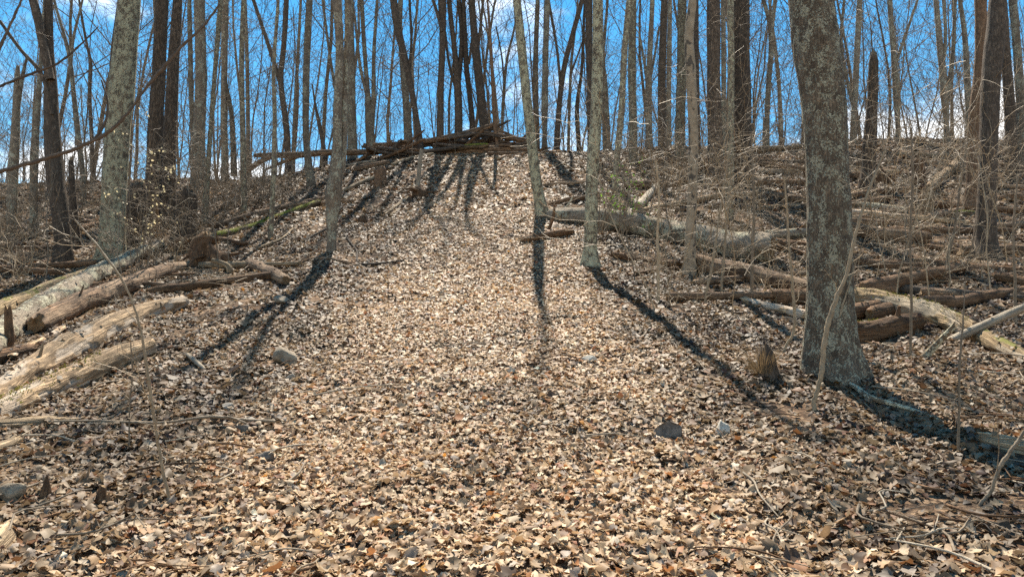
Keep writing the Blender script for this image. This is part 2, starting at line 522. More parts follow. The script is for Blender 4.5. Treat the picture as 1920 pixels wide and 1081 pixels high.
M['soil'] = soil_mat()
M['leaf'] = leaf_mat('dry_fallen_leaves')
M['leaf_beech'] = leaf_mat('pale_clinging_leaves', False, (0.74, 0.62, 0.36), 0.45)
M['leaf_green'] = leaf_mat('fresh_green_leaves', False, (0.16, 0.32, 0.03), 0.5)
M['grass_dry'] = leaf_mat('dry_straw_grass', False, (0.25, 0.175, 0.095), 0.2)
M['moss'] = leaf_mat('bright_moss', False, (0.20, 0.19, 0.03), 0.2, 0.9, 0.1)
M['rock_brown'] = rock_mat('brown_sandstone', (0.16, 0.12, 0.08), (0.36, 0.29, 0.2))
M['rock_grey'] = rock_mat('grey_stone', (0.17, 0.145, 0.115), (0.38, 0.33, 0.265))
M['rock_dark'] = rock_mat('dark_stone', (0.085, 0.072, 0.058), (0.23, 0.195, 0.155))
M['rock_pale'] = rock_mat('pale_stone', (0.36, 0.32, 0.25), (0.62, 0.56, 0.46))

# ------------------------------------------------------------------ forest floor
def axis(parts):
    out = []
    for a, b, st in parts: out.append(np.arange(a, b, st))
    return np.concatenate(out + [[parts[-1][1]]])


gx = axis([(-400, -120, 40), (-120, -40, 8), (-40, -16, 1.2), (-16, 16, 0.28), (16, 40, 1.2), (40, 120, 8), (120, 400, 40)])
gy = axis([(-60, -8, 6), (-8, 2, 1.0), (2, 16, 0.14), (16, 48, 0.35), (48, 110, 3.0), (110, 900, 40)])
GX, GY = np.meshgrid(gx, gy)
GZ = hgt(GX, GY)
nx, ny = len(gx), len(gy)
ii = np.arange(ny - 1)[:, None] * nx + np.arange(nx - 1)[None, :]
gq = np.stack([ii, ii + 1, ii + nx + 1, ii + nx], -1).reshape(-1, 4)
floor_me = mesh_np('forest_floor', np.stack([GX, GY, GZ], -1).reshape(-1, 3), gq, None, [M['soil']])
floor = new_obj('forest_floor', floor_me)
tag(floor, 'sloping forest floor carpeted with dry fallen leaves', None, None, 'structure')


# --- fallen leaves
LEAF_COLS = np.array([(0.50, 0.345, 0.20), (0.58, 0.425, 0.26), (0.44, 0.285, 0.155), (0.35, 0.205, 0.10), (0.19, 0.10, 0.05),
                      (0.42, 0.185, 0.07), (0.42, 0.335, 0.255), (0.11, 0.068, 0.042), (0.68, 0.55, 0.39), (0.30, 0.125, 0.065), (0.64, 0.29, 0.06)])
LEAF_P = np.array([0.23, 0.19, 0.19, 0.12, 0.08, 0.04, 0.06, 0.055, 0.04, 0.015, 0.004])
LEAF_P = LEAF_P / LEAF_P.sum()


# half-width profiles along the midrib, for 7 rows: beech-like, lobed oak-like, maple-like, narrow
PROF7 = np.array([[0.04, 0.26, 0.40, 0.42, 0.34, 0.18, 0.0], [0.03, 0.17, 0.34, 0.20, 0.42, 0.22, 0.04],
                  [0.03, 0.40, 0.22, 0.55, 0.20, 0.26, 0.0], [0.03, 0.18, 0.25, 0.26, 0.22, 0.12, 0.0], [0.10, 0.52, 0.34, 0.50, 0.24, 0.20, 0.02]])


def make_leaves(n, rows, rng, size):
    """local geometry of n leaves: (n, rows*3, 3), unit axes x across, y along, z up"""
    t = np.linspace(0, 1, rows)
    pr = PROF7[rng.integers(0, len(PROF7), n)]
    w = np.stack([np.interp(t, np.linspace(0, 1, 7), p) for p in PROF7])[np.zeros(n, int)] if False else np.array([np.interp(t, np.linspace(0, 1, 7), p) for p in PROF7])[rng.integers(0, len(PROF7), n)]
    if rows <= 3: w[:, 1] = 0.40
    if rows == 2: w = np.full((n, 2), 0.38)
    w = w * (1 + 0.18 * rng.standard_normal(w.shape))
    wr = w * (1 + 0.12 * rng.standard_normal(w.shape))
    fold = rng.normal(0.12, 0.26, n)[:, None]      # V fold along the midrib
    c1 = rng.normal(0.0, 0.42, n)[:, None]         # curl along
    c2 = rng.normal(0.0, 0.5, n)[:, None]          # twist
    y = np.repeat((t - 0.5)[None], n, 0)
    zmid = c1 * (y ** 2 * 2.0 - 0.2)
    wig = 0.05 * rng.standard_normal((n, rows, 2))
    P = np.zeros((n, rows, 3, 3))
    P[:, :, 0, 0] = -w; P[:, :, 1, 0] = 0.03 * rng.standard_normal((n, rows)); P[:, :, 2, 0] = wr
    P[:, :, :, 1] = y[:, :, None]
    P[:, :, 0, 2] = zmid + fold * w - c2 * w * y + wig[:, :, 0]
    P[:, :, 1, 2] = zmid
    P[:, :, 2, 2] = zmid + fold * wr + c2 * wr * y + wig[:, :, 1]
    P = P.reshape(n, rows * 3, 3) * size[:, None, None]
    return P


def leaf_quads(rows):
    q = []
    for r in range(rows - 1):
        for c in range(2):
            a = r * 3 + c
            q.append((a, a + 1, a + 4, a + 3))
    return np.array(q)


def place_leaves(P, x, y, lift, rng, tilt):
    n = len(P)
    yaw = rng.random(n) * 2 * math.pi
    e = 0.12
    nrm = np.stack([-(hgt(x + e, y) - hgt(x - e, y)) / (2 * e), -(hgt(x, y + e) - hgt(x, y - e)) / (2 * e), np.ones(n)], -1)
    nrm[:, 0] += rng.normal(0, tilt, n); nrm[:, 1] += rng.normal(0, tilt, n)
    nrm /= np.linalg.norm(nrm, axis=1)[:, None]
    a = np.stack([np.cos(yaw), np.sin(yaw), np.zeros(n)], -1)
    a -= nrm * (a * nrm).sum(1)[:, None]; a /= np.linalg.norm(a, axis=1)[:, None]
    b = np.cross(nrm, a)
    Rm = np.stack([a, b, nrm], -1)                  # columns
    W = np.einsum('nij,nkj->nki', Rm, P)
    c = np.stack([x, y, hgt(x, y) + lift], -1)
    # keep every leaf from sinking: lift by part of its lowest corner
    low = W[:, :, 2].min(1)
    c[:, 2] -= low * 0.35
    return W + c[:, None, :], Rm, c


def leaf_colors(n, k, x, y, rng):
    base = LEAF_COLS[rng.choice(len(LEAF_COLS), n, p=LEAF_P)]
    patch = vnoise(np.stack([x * 0.7, y * 0.7, 0 * x], -1), 21)
    base = base * (1 + 0.14 * patch + 0.16 * rng.standard_normal(n))[:, None]
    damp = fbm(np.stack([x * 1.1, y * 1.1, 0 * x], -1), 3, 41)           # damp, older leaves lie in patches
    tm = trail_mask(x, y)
    base = base * (1 - (0.62 - 0.45 * tm) * sstep(-0.12 + 0.22 * tm, 0.34, damp) * (rng.random(n) < 0.85))[:, None] * (0.56 + 0.50 * tm)[:, None]  # litter off the trail darkened: matted leaves, plus bank shade put into the colour
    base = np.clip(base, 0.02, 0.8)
    c = np.repeat(base[:, None, :], k, 1) * (1 + 0.08 * rng.standard_normal((n, k, 1)))
    return np.concatenate([np.clip(c, 0.01, 0.85), np.ones((n, k, 1))], -1)


LV, LQ, LC = [], [], []
loff = 0
near_pool = []
rl = np.random.default_rng(5)
BANDS = ((3.0, 8.0, 420, 3, 0.055, 0.10, 0.012, 0.14), (3.0, 8.0, 430, 7, 0.045, 0.105, 0.05, 0.36),
         (8.0, 14.0, 260, 2, 0.055, 0.10, 0.012, 0.14), (8.0, 14.0, 330, 4, 0.048, 0.105, 0.05, 0.38),
         (14.0, 26.0, 100, 2, 0.07, 0.12, 0.012, 0.16), (14.0, 26.0, 120, 3, 0.065, 0.125, 0.05, 0.40),
         (26.0, 44.0, 70, 2, 0.10, 0.17, 0.05, 0.36))
for (ya, yb, dens, rows, s0, s1, lift, tilt) in BANDS:
    half = lambda Y: 0.72 * Y + 1.6
    area = (half(ya) + half(yb)) * (yb - ya)
    n = int(area * dens)
    # sample y with density ~ width of the view wedge
    Yc = rl.random(n * 2) * (yb - ya) + ya
    Yc = Yc[rl.random(n * 2) < half(Yc) / half(yb)][:n]
    n = len(Yc)
    Xc = (rl.random(n) * 2 - 1) * half(Yc)
    # thinner, darker hollows here and there
    hol = vnoise(np.stack([Xc * 0.9, Yc * 0.9, 0 * Xc], -1), 31) + 0.6 * vnoise(np.stack([Xc * 3, Yc * 3, 0 * Xc], -1), 32)
    keep = rl.random(n) < np.clip(1.02 - (0.85 - 0.7 * trail_mask(Xc, Yc)) * sstep(0.2, 0.9, hol), 0.15, 1)
    Xc, Yc = Xc[keep], Yc[keep]; n = len(Xc)
    size = (s0 + (s1 - s0) * rl.random(n) ** 1.3) * (1.06 - 0.16 * trail_mask(Xc, Yc)) * np.where(rl.random(n) < 0.07, rl.uniform(1.25, 1.6, n), 1.0)
    P = make_leaves(n, rows, rl, size)
    W, Rm, C = place_leaves(P, Xc, Yc, rl.random(n) ** 1.5 * lift, rl, tilt)
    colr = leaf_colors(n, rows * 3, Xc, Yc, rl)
    if rows == 7:
        # the nearest top leaves become leaves of their own
        inview = (np.abs(Xc) < 0.66 * Yc) & (Yc > 4.35) & (Yc < 6.6) & (size > 0.078) & (C[:, 2] - hgt(Xc, Yc) > 0.02)
        idx = np.where(inview)[0]
        idx = idx[np.argsort(Yc[idx])][:300]
        near_pool = [(P[k], Rm[k], C[k], colr[k]) for k in idx]
        m = np.ones(n, bool); m[idx] = False
        W, colr = W[m], colr[m]; n = len(W)
    k = rows * 3
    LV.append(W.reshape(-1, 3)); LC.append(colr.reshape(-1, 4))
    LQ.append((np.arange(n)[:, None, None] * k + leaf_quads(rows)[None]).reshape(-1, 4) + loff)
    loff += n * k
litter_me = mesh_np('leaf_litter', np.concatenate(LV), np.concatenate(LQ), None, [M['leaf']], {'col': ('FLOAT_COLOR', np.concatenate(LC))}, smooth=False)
litter = new_obj('leaf_litter', litter_me, floor)
litter['kind'] = 'stuff'
nvar = 40
lq7 = leaf_quads(7)
leaf_meshes = []
for k in range(nvar):
    P, Rm, C, cc = near_pool[(k * 7) % len(near_pool)]
    leaf_meshes.append(mesh_np('leaf', P, lq7, None, [M['leaf']], {'col': ('FLOAT_COLOR', cc)}, smooth=True))
for k, (P, Rm, C, cc) in enumerate(near_pool):
    o = new_obj('leaf', leaf_meshes[k % nvar], floor)
    mt = Matrix([[*Rm[0], C[0]], [*Rm[1], C[1]], [*Rm[2], C[2] + 0.012], [0, 0, 0, 1]])
    o.matrix_basis = mt

# ------------------------------------------------------------------ tree building
def trunk_bump(amp=0.05, furrow=0.0):
    def f(bk, R, seed):
        o = seed * 3.7
        q = bk * np.array([3.0, 3.0, 1.1]) + o
        b = fbm(q, 3, seed % 97) * amp * np.minimum(R, 0.35) * 1.6
        if furrow > 0:
            q2 = bk * np.array([26.0, 26.0, 3.2]) + o
            b = b - np.clip(0.35 - np.abs(vnoise(q2, 4 + seed % 31)), 0, 1) * furrow
        return b
    return f


def grow(T, p, d, length, r, level, maxlevel, rng, nchild, up=0.25, seg0=7, wander=0.22, first=0.25, thin=0.5, minr=0.004):
    n = (9, 7, 5, 4, 3)[min(level, 4)]
    pts = [np.array(p, float)]; dd = np.array(d, float)
    dirs = [dd.copy()]
    for i in range(n - 1):
        dd = dd + rng.normal(0, wander, 3) * (0.5 if level == 0 else 1.0) + np.array([0, 0, up / n * (1.0 if level else 1.5)])
        dd /= np.linalg.norm(dd)
        pts.append(pts[-1] + dd * length / (n - 1)); dirs.append(dd.copy())
    pts = np.array(pts)
    rad = r * np.linspace(1, 0.28, n) if level < maxlevel else r * np.linspace(1, 0.45, n)
    rad = np.maximum(rad, minr)
    T[min(level, len(T) - 1)].add(pts, rad, max(3, seg0 - 2 * level), cap=(False, False))
    if level >= maxlevel: return
    for k in range(nchild[level]):
        t = first + (1 - first) * (k + rng.random()) / nchild[level]
        f = t * (n - 1); i = min(int(f), n - 2); q = pts[i] + (pts[i + 1] - pts[i]) * (f - i)
        ax = rng.normal(0, 1, 3); ax -= dirs[i] * ax.dot(dirs[i]); ax /= np.linalg.norm(ax)
        ang = math.radians(rng.uniform(28, 62) if level else rng.uniform(30, 65))
        nd = dirs[i] * math.cos(ang) + ax * math.sin(ang)
        grow(T, q, nd, length * rng.uniform(0.38, 0.62) * (1.15 - 0.5 * t if level == 0 else 1), max(minr, np.interp(f, np.arange(n), rad) * thin * rng.uniform(0.7, 1.1)),
             level + 1, maxlevel, rng, nchild, up, seg0, wander, 0.2, thin, minr)


# crown tops carried by the big trunks: leader of radius 0.12 m, about 9 m tall
CROWN = []
for k in range(6):
    rg = np.random.default_rng(100 + k)
    T = Tubes()
    grow([T], (0, 0, 0), (0, 0, 1), rg.uniform(8, 10), 0.12, 0, 3, rg, (8, 5, 3), 0.35, 9, 0.16, 0.08, 0.42, 0.004)
    CROWN.append(T.mesh('crown', [M['far_twig']]))
# whole far trees, trunk and crown apart
FAR_T, FAR_C = [], []
for k in range(9):
    rg = np.random.default_rng(200 + k)
    A, B = Tubes(), Tubes()
    grow([A, B], (0, 0, -0.5), (rg.normal(0, 0.04), rg.normal(0, 0.04), 1), rg.uniform(17, 23), rg.uniform(0.10, 0.19), 0, 3, rg, (11, 4, 3), 0.4, 8, 0.12, rg.uniform(0.22, 0.42), 0.42, 0.010)
    FAR_T.append(A.mesh('trunk', [M['far']])); FAR_C.append(B.mesh('crown', [M['far_twig']]))
POLE_T, POLE_C = [], []
for k in range(6):
    rg = np.random.default_rng(300 + k)
    A, B = Tubes(), Tubes()
    grow([A, B], (0, 0, -0.3), (rg.normal(0, 0.06), rg.normal(0, 0.06), 1), rg.uniform(8, 12), rg.uniform(0.035, 0.065), 0, 2, rg, (12, 5), 0.35, 7, 0.15, 0.2, 0.42, 0.008)
    POLE_T.append(A.mesh('trunk', [M['far']])); POLE_C.append(B.mesh('crown', [M['far_twig']]))

tree_seed = [0]


def stem_ctrl(pts, Y, dy=0.0):
    rows = []
    v0 = pts[0][1]
    for (u, v, w) in pts:
        p, t = p2w(u, v, Y + dy * (v0 - v) / 500.0)
        rows.append([*p, w * t / (2 * FPX)])
    return rows


def add_crown(parent, origin, top, dirv, r, rg):
    s = max(r / 0.12, 0.3)
    c = new_obj('crown', CROWN[rg.integers(0, len(CROWN))], parent, tuple(top - origin))
    q = Vector((0, 0, 1)).rotation_difference(Vector(dirv)) @ Quaternion((0, 0, 1), rg.random() * 6.28)
    c.rotation_mode = 'QUATERNION'; c.rotation_quaternion = q
    c.scale = (s, s, min(s, 1.9) if s > 1 else s ** 0.75)
    return c


def tree(name, label, pts, mat, Y=None, limbs=(), crown=True, broken=False, group=None, ragged=0.0, furrow=0.0, twigs=0, cat='tree'):
    tree_seed[0] += 1
    sd = tree_seed[0]; rg = np.random.default_rng(1000 + sd)
    vis = Y is None
    if vis: Y = ground_Y(pts[0][0], pts[0][1]) or 40.5
    rows = stem_ctrl(pts, Y, rg.uniform(-0.4, 0.4))
    b = np.array(rows[0])
    if vis:
        foot = b.copy(); foot[2] -= 0.35; foot[3] *= 1.06
        rows = [list(foot)] + rows
    else:
        d = np.array(rows[0][:3]) - np.array(rows[1][:3]); d /= np.linalg.norm(d)
        zz = float(hgt(b[0], b[1])) - 0.3
        L = max(0.3, (b[2] - zz) / max(0.2, -d[2] if d[2] < 0 else 0.2)); L = min(L, (b[2] - zz) * 1.15 + 0.3)
        foot = np.array([b[0] + d[0] * L * 0.5, b[1], min(zz, b[2] - 0.1), b[3] * 1.12])
        rows = [list(foot)] + rows
    origin = np.array([b[0], b[1], float(hgt(b[0], b[1]))])
    if not broken:
        a, z = np.array(rows[-2]), np.array(rows[-1])
        d = z[:3] - a[:3]; d /= np.linalg.norm(d)
        p = z[:3].copy(); d2 = d
        for e, f in ((1.5, 0.86), (2.0, 0.66), (2.0, 0.46)):
            d2 = d2 + np.array([0, 0, 0.25]); d2 /= np.linalg.norm(d2)
            p = p + d2 * e
            rows.append([*p, z[3] * f])
    rows = np.array(rows)
    L = np.linalg.norm(np.diff(rows[:, :3], axis=0), axis=1).sum()
    rmax = rows[:, 3].max()
    seg = 100 if Y < 12 else (30 if Y < 24 else (16 if Y < 36 else 10))
    step = 0.03 if Y < 12 else (0.12 if Y < 24 else (0.25 if Y < 36 else 0.5))
    R = catmull(rows, max(6, int(L / step)))
    e = new_obj(name, None, None, tuple(origin))
    tag(e, label, cat, group)
    ph = rg.random() * 6
    fl = (lambda LL, th: 1 + 0.13 * np.exp(-np.maximum(LL - 0.3, 0) / 0.25)[:, None] + 0.22 * np.exp(-LL / 0.5)[:, None] * np.cos(5 * th + ph)[None, :] + 0.10 * np.exp(-LL / 0.5)[:, None] * np.cos(3 * th + ph * 2)[None, :]) if vis and Y < 26 else None
    T = Tubes()
    T.add(R[:, :3], np.maximum(R[:, 3], 0.004), seg, trunk_bump(0.07, furrow if Y < 26 else 0), (False, broken), 1, ragged, sd, flare=fl)
    new_obj('trunk', T.mesh('trunk', [M[mat], M['cut'] if mat != 'reddish' else M['orange_wood']], origin=origin), e)
    if not broken and crown:
        dv = R[-1, :3] - R[-2, :3]
        add_crown(e, origin, R[-1, :3] - dv * 0.2, dv / np.linalg.norm(dv), R[-1, 3], rg)
    for lp in limbs:
        lr = np.array(stem_ctrl(lp, Y))
        if lp[-1][1] < 30:
            d = lr[-1, :3] - lr[-2, :3]; d /= np.linalg.norm(d)
            ex = np.array([*(lr[-1, :3] + d * 1.5), lr[-1, 3] * 0.9]); lr = np.vstack([lr, ex])
        LL = np.linalg.norm(np.diff(lr[:, :3], axis=0), axis=1).sum()
        RR = catmull(lr, max(5, int(LL / (step * 1.2))))
        T = Tubes(); T.add(RR[:, :3], np.maximum(RR[:, 3], 0.004), max(8, seg // 2), trunk_bump(0.06), (False, True), 0, 0, sd + 50)
        new_obj('limb', T.mesh('limb', [M[mat]], origin=origin), e)
        if lp[-1][1] < 30:
            dv = RR[-1, :3] - RR[-2, :3]; add_crown(e, origin, RR[-1, :3], dv / np.linalg.norm(dv), RR[-1, 3], rg)
    if twigs:
        T = Tubes()
        for k in range(twigs):
            i = rg.integers(int(len(R) * 0.12), len(R) - 1)
            a = rg.random() * 6.283
            d = np.array([math.cos(a), math.sin(a), rg.uniform(-0.1, 0.8)]); d /= np.linalg.norm(d)
            grow([T], R[i, :3] + d * R[i, 3] * 0.7, d, rg.uniform(0.5, 1.8), rg.uniform(0.006, 0.016), 2, 4, rg, (0, 0, 4, 3), 0.1, 9, 0.3, 0.25, 0.5, 0.003)
        new_obj('twigs', T.mesh('twigs', [M['twig']], origin=origin), e)['kind'] = 'stuff'
    return e


# ---- the trees one can tell apart, traced as (x, y, width) of the stem in the photograph
tree('maple_tree', 'thick lichen-covered trunk standing behind the fallen log pile', [(210, 480, 50), (212, 420, 45), (220, 260, 44), (232, 120, 43), (243, 0, 38)], 'lichen', furrow=0.010, twigs=4)
tree('maple_tree', 'massive foreground trunk blotched with grey-green lichen, flared at its foot', [(1563, 702, 116), (1559, 665, 102), (1556, 610, 91), (1555, 520, 82), (1553, 400, 79), (1549, 290, 76), (1544, 190, 77), (1531, 100, 79), (1520, 0, 78)], 'lichen_big', furrow=0.028)
tree('maple_tree', 'lichen-speckled straight trunk beside the big log on the trail edge', [(1107, 498, 36), (1107, 470, 27), (1108, 420, 24), (1110, 330, 23), (1116, 250, 22), (1120, 150, 21), (1121, 0, 19)], 'lichen', furrow=0.008, twigs=5)
tree('beech_tree', 'slim smooth tan trunk with black blotches rising behind a broken log', [(1292, 520, 24), (1295, 440, 19), (1299, 340, 18), (1300, 270, 18), (1295, 130, 18), (1292, 70, 17), (1299, 0, 15)], 'pale', twigs=7)
tree('oak_tree', 'dark deeply furrowed trunk beside the pale-barked slim tree', [(1342, 355, 37), (1341, 330, 32), (1341, 280, 29), (1338, 150, 25), (1338, 0, 24)], 'furrow', furrow=0.02, twigs=3)
tree('oak_tree', 'broad dark trunk with a round reddish knothole low on its bark', [(1387, 350, 48), (1388, 320, 44), (1388, 250, 42), (1387, 100, 37), (1386, 0, 36)], 'furrow', furrow=0.02, twigs=4)
tree('maple_tree', 'slender lichen-grey tree hugging the broad knothole trunk', [(1368, 412, 16), (1370, 300, 13), (1371, 200, 12), (1370, 0, 12)], 'lichen_thin', twigs=5)
tree('maple_tree', 'leaning lichen-mottled trunk at the upper edge of the open trail', [(1017, 402, 28), (1013, 380, 23), (1005, 335, 20), (997, 270, 19), (988, 190, 18), (979, 100, 17), (969, 0, 15)], 'lichen', furrow=0.006)
tree('maple_tree', 'forked trunk with shaggy split bark near its base, alone beside the trail', [(622, 473, 18), (622, 425, 20), (624, 385, 27), (625, 362, 31), (628, 340, 28), (632, 285, 19), (633, 200, 16), (637, 100, 15), (632, 0, 17)], 'grey', furrow=0.012,
     limbs=[[(632, 345, 16), (641, 310, 14), (644, 280, 13), (646, 200, 12), (650, 110, 12), (653, 20, 11)], [(634, 190, 8), (626, 150, 6), (615, 80, 5), (605, 0, 5)]], twigs=3)
tree('oak_tree', 'furrowed trunk nearest the leaning stump, left one of a close pair', [(287, 445, 31), (288, 400, 28), (289, 290, 27), (297, 150, 25), (304, 0, 22)], 'furrow', furrow=0.015, twigs=3)
tree('oak_tree', 'furrowed trunk of a close pair, the one leaning over the stump', [(315, 425, 28), (316, 380, 26), (317, 290, 25), (325, 130, 21), (333, 0, 17)], 'furrow', furrow=0.015)
tree('oak_tree', 'stout grey-brown trunk with swollen foot behind the leaning stump', [(374, 348, 34), (372, 290, 26), (377, 150, 21), (374, 0, 20)], 'grey')
tree('maple_tree', 'thin lichen-flecked stem leaning in front of the stout swollen-footed trunk', [(384, 415, 13), (391, 300, 9), (401, 160, 8), (413, 10, 9)], 'lichen_thin', twigs=4)
tree('maple_tree', 'thin lichen-flecked upright tree above the parallel mossy logs', [(457, 398, 12), (456, 250, 9), (453, 120, 9), (457, 0, 9)], 'lichen_thin', twigs=4)
tree('maple_tree', 'slim bent tree standing directly in front of the bright mossy log', [(507, 446, 10), (511, 380, 9), (514, 290, 9), (515, 215, 8), (513, 145, 7), (521, 10, 6)], 'lichen_thin', twigs=4)
tree('oak_tree', 'gently curved grey trunk standing before the long suspended log', [(584, 348, 18), (580, 320, 15), (576, 285, 13), (574, 150, 13), (580, 0, 12)], 'grey')
tree('oak_tree', 'dark twin-topped trunk forking high above the tangled brush', [(118, 492, 34), (117, 440, 30), (104, 330, 31), (98, 250, 27), (94, 150, 22), (92, 105, 18), (91, 0, 14)], 'dark', furrow=0.012, limbs=[[(95, 150, 15), (82, 90, 15), (72, 40, 15), (62, 0, 15)], [(98, 215, 7), (75, 135, 7), (40, 95, 6), (0, 40, 6)]], twigs=8)
tree('snag', 'dead grey trunk snapped off at mid height within the brush', [(20, 445, 20), (24, 330, 18), (30, 220, 14), (33, 128, 9)], 'grey', broken=True, ragged=0.4, cat='dead tree', limbs=[[(30, 230, 8), (45, 130, 6), (50, 110, 4)]], twigs=5)
tree('maple_tree', 'slim brown tree between the snapped trunk and the twin-topped one', [(62, 445, 15), (65, 280, 14), (72, 180, 10), (78, 90, 7), (84, 0, 6)], 'grey', twigs=5)
tree('maple_tree', 'wavy slender tree with two parallel tops behind the brush', [(160, 400, 12), (156, 337, 10), (146, 250, 10), (140, 193, 9), (128, 96, 7), (104, 10, 5)], 'grey', Y=34, limbs=[[(133, 120, 5), (138, 70, 5), (150, 20, 4)]], twigs=3)
tree('maple_tree', 'snaking thin tree next to the thick lichen trunk', [(176, 340, 8), (172, 260, 7), (169, 150, 6), (171, 125, 6), (163, 85, 5), (149, 5, 4)], 'dark', Y=40)
tree('maple_tree', 'dark slim trunk half hidden behind the thick lichen trunk', [(206, 330, 14), (208, 200, 12), (213, 90, 9), (224, 5, 8)], 'dark', Y=33)
tree('snag', 'short dark dead stub standing in the brush by the log pile', [(143, 470, 17), (138, 400, 15), (133, 300, 9)], 'dark', broken=True, ragged=0.3, cat='dead tree')
tree('maple_tree', 'slender stem close behind the stout swollen-footed trunk', [(362, 310, 9), (358, 150, 9), (355, 0, 8)], 'grey', Y=43)
tree('oak_tree', 'straight ridge trunk with a forked companion leaning onto it', [(422, 330, 15), (420, 240, 13), (421, 100, 12), (421, 0, 15)], 'far', Y=41, limbs=[[(439, 330, 13), (437, 270, 11), (433, 205, 9), (425, 165, 7), (421, 140, 5)]])
tree('maple_tree', 'very thin ridge tree just behind the upright lichen-flecked one', [(465, 290, 8), (463, 100, 7), (460, 10, 6)], 'far', Y=44)
tree('oak_tree', 'wide Y-forked tree on the ridge behind the slim bent tree', [(540, 305, 13), (537, 240, 12), (528, 170, 11), (526, 150, 11), (531, 100, 10), (537, 0, 10)], 'dark', Y=41, limbs=[[(527, 160, 9), (510, 105, 8), (490, 45, 7), (475, 0, 7)]])
tree('maple_tree', 'thin vertical ridge tree between the Y-fork and the curved trunk', [(550, 300, 8), (555, 170, 7), (560, 80, 6), (564, 0, 5)], 'far', Y=42)
tree('snag', 'short dead leaning pole above the long suspended log', [(609, 290, 8), (600, 240, 8), (590, 190, 4), (586, 160, 3)], 'dark', Y=40, broken=True, ragged=0.3, cat='dead tree')
tree('oak_tree', 'lichen-dark ridge trunk directly behind the shaggy forked tree', [(661, 290, 20), (659, 200, 17), (656, 80, 17), (654, 0, 16)], 'grey', Y=40.5)
tree('oak_tree', 'ridge tree splitting into several narrow upright stems', [(695, 285, 19), (692, 220, 15), (689, 170, 10), (684, 100, 8), (678, 0, 8)], 'grey', Y=41, limbs=[[(696, 250, 11), (700, 190, 9), (701, 100, 7), (706, 20, 6)], [(691, 190, 6), (677, 135, 6), (668, 60, 5), (662, 5, 4)]])
tree('oak_tree', 'leaning ridge trunk crossing in front of its paler neighbour', [(789, 282, 13), (779, 212, 11), (768, 150, 12), (757, 100, 13), (745, 50, 14), (738, 0, 14)], 'dark', limbs=[[(766, 140, 6), (771, 90, 5), (768, 0, 5)]], Y=38.5)
tree('oak_tree', 'paler ridge trunk crossed by the leaning one', [(766, 275, 17), (762, 200, 14), (756, 130, 12), (750, 40, 9), (752, 0, 8)], 'grey', Y=41.5)
tree('oak_tree', 'straight lone ridge trunk above the lower end of the log heap', [(825, 265, 15), (827, 150, 12), (830, 70, 12), (829, 0, 15)], 'dark', Y=41.5, limbs=[[(829, 60, 7), (820, 25, 6), (812, 0, 6)]])
tree('oak_tree', 'ridge trunk with a wide V of branches behind the log heap', [(860, 262, 16), (858, 160, 14), (852, 90, 10), (846, 40, 9), (842, 0, 9)], 'dark', Y=42, limbs=[[(860, 150, 10), (866, 60, 9), (860, 0, 9)], [(857, 175, 5), (842, 120, 5), (835, 60, 4)]])
tree('oak_tree', 'slimmer ridge trunk between the V-branched one and the dark leaning one', [(887, 258, 12), (882, 190, 10), (875, 130, 10), (872, 70, 9), (869, 0, 8)], 'dark', Y=42, limbs=[[(879, 120, 5), (886, 60, 5), (880, 0, 4)]])
tree('oak_tree', 'heavy dark leaning trunk at the top of the log heap', [(912, 275, 19), (906, 220, 18), (893, 100, 15), (886, 30, 13), (884, 0, 13)], 'dark', Y=40.5, limbs=[[(895, 95, 6), (901, 50, 5), (906, 0, 5)]])
tree('snag', 'thin reddish dead pole at the tip of the log heap', [(935, 295, 9), (929, 240, 8), (921, 100, 6), (914, 0, 4)], 'reddish', Y=38.5, broken=True, ragged=0.3, cat='dead tree')
tree('maple_tree', 'thin branching tree on the skyline just past the reddish dead pole', [(941, 250, 6), (945, 170, 6), (951, 110, 5), (963, 60, 4)], 'far', Y=46, limbs=[[(946, 165, 4), (940, 100, 3), (930, 50, 3)]])
tree('maple_tree', 'slender skyline tree behind the leaning lichen-mottled trunk', [(1007, 272, 11), (1004, 130, 10), (1008, 0, 8)], 'far', Y=43)
tree('oak_tree', 'straight grey ridge trunk beside the leaning lichen-mottled one', [(1021, 290, 18), (1021, 200, 13), (1023, 100, 11), (1026, 0, 11)], 'grey', Y=40.5)
tree('oak_tree', 'skyline tree with its upper stem bending away towards the straight trail trunk', [(1044, 275, 12), (1049, 195, 10), (1057, 130, 10), (1075, 60, 9), (1090, 5, 9)], 'dark', Y=42, limbs=[[(1052, 170, 6), (1044, 90, 5), (1032, 20, 5)]])
tree('maple_tree', 'thin crooked skyline tree nearest the bending one', [(1066, 270, 6), (1068, 190, 6), (1072, 110, 5), (1079, 50, 4)], 'far', Y=45, limbs=[[(1070, 140, 4), (1088, 90, 3), (1098, 60, 3)]])
tree('maple_tree', 'twisted skyline tree touching the straight trail trunk', [(1085, 272, 9), (1082, 200, 8), (1090, 140, 6), (1094, 60, 5)], 'dark', Y=44)
tree('oak_tree', 'dark upright trunk half hidden behind the straight trail trunk', [(1108, 260, 13), (1105, 130, 12), (1104, 0, 13)], 'dark', Y=36)
tree('maple_tree', 'grey skyline tree emerging just past the straight trail trunk', [(1138, 275, 15), (1135, 180, 11), (1131, 100, 7), (1138, 20, 5)], 'far', Y=43)
tree('maple_tree', 'dark lichen-spotted tree rising from behind the big log', [(1152, 405, 13), (1157, 300, 12), (1166, 200, 12), (1170, 110, 12), (1175, 50, 11), (1181, 0, 13)], 'lichen_thin', twigs=8)
tree('oak_tree', 'lichen-spotted upright trunk close behind the dark spotted tree', [(1187, 250, 16), (1185, 120, 15), (1187, 0, 13)], 'lichen_thin', Y=35)
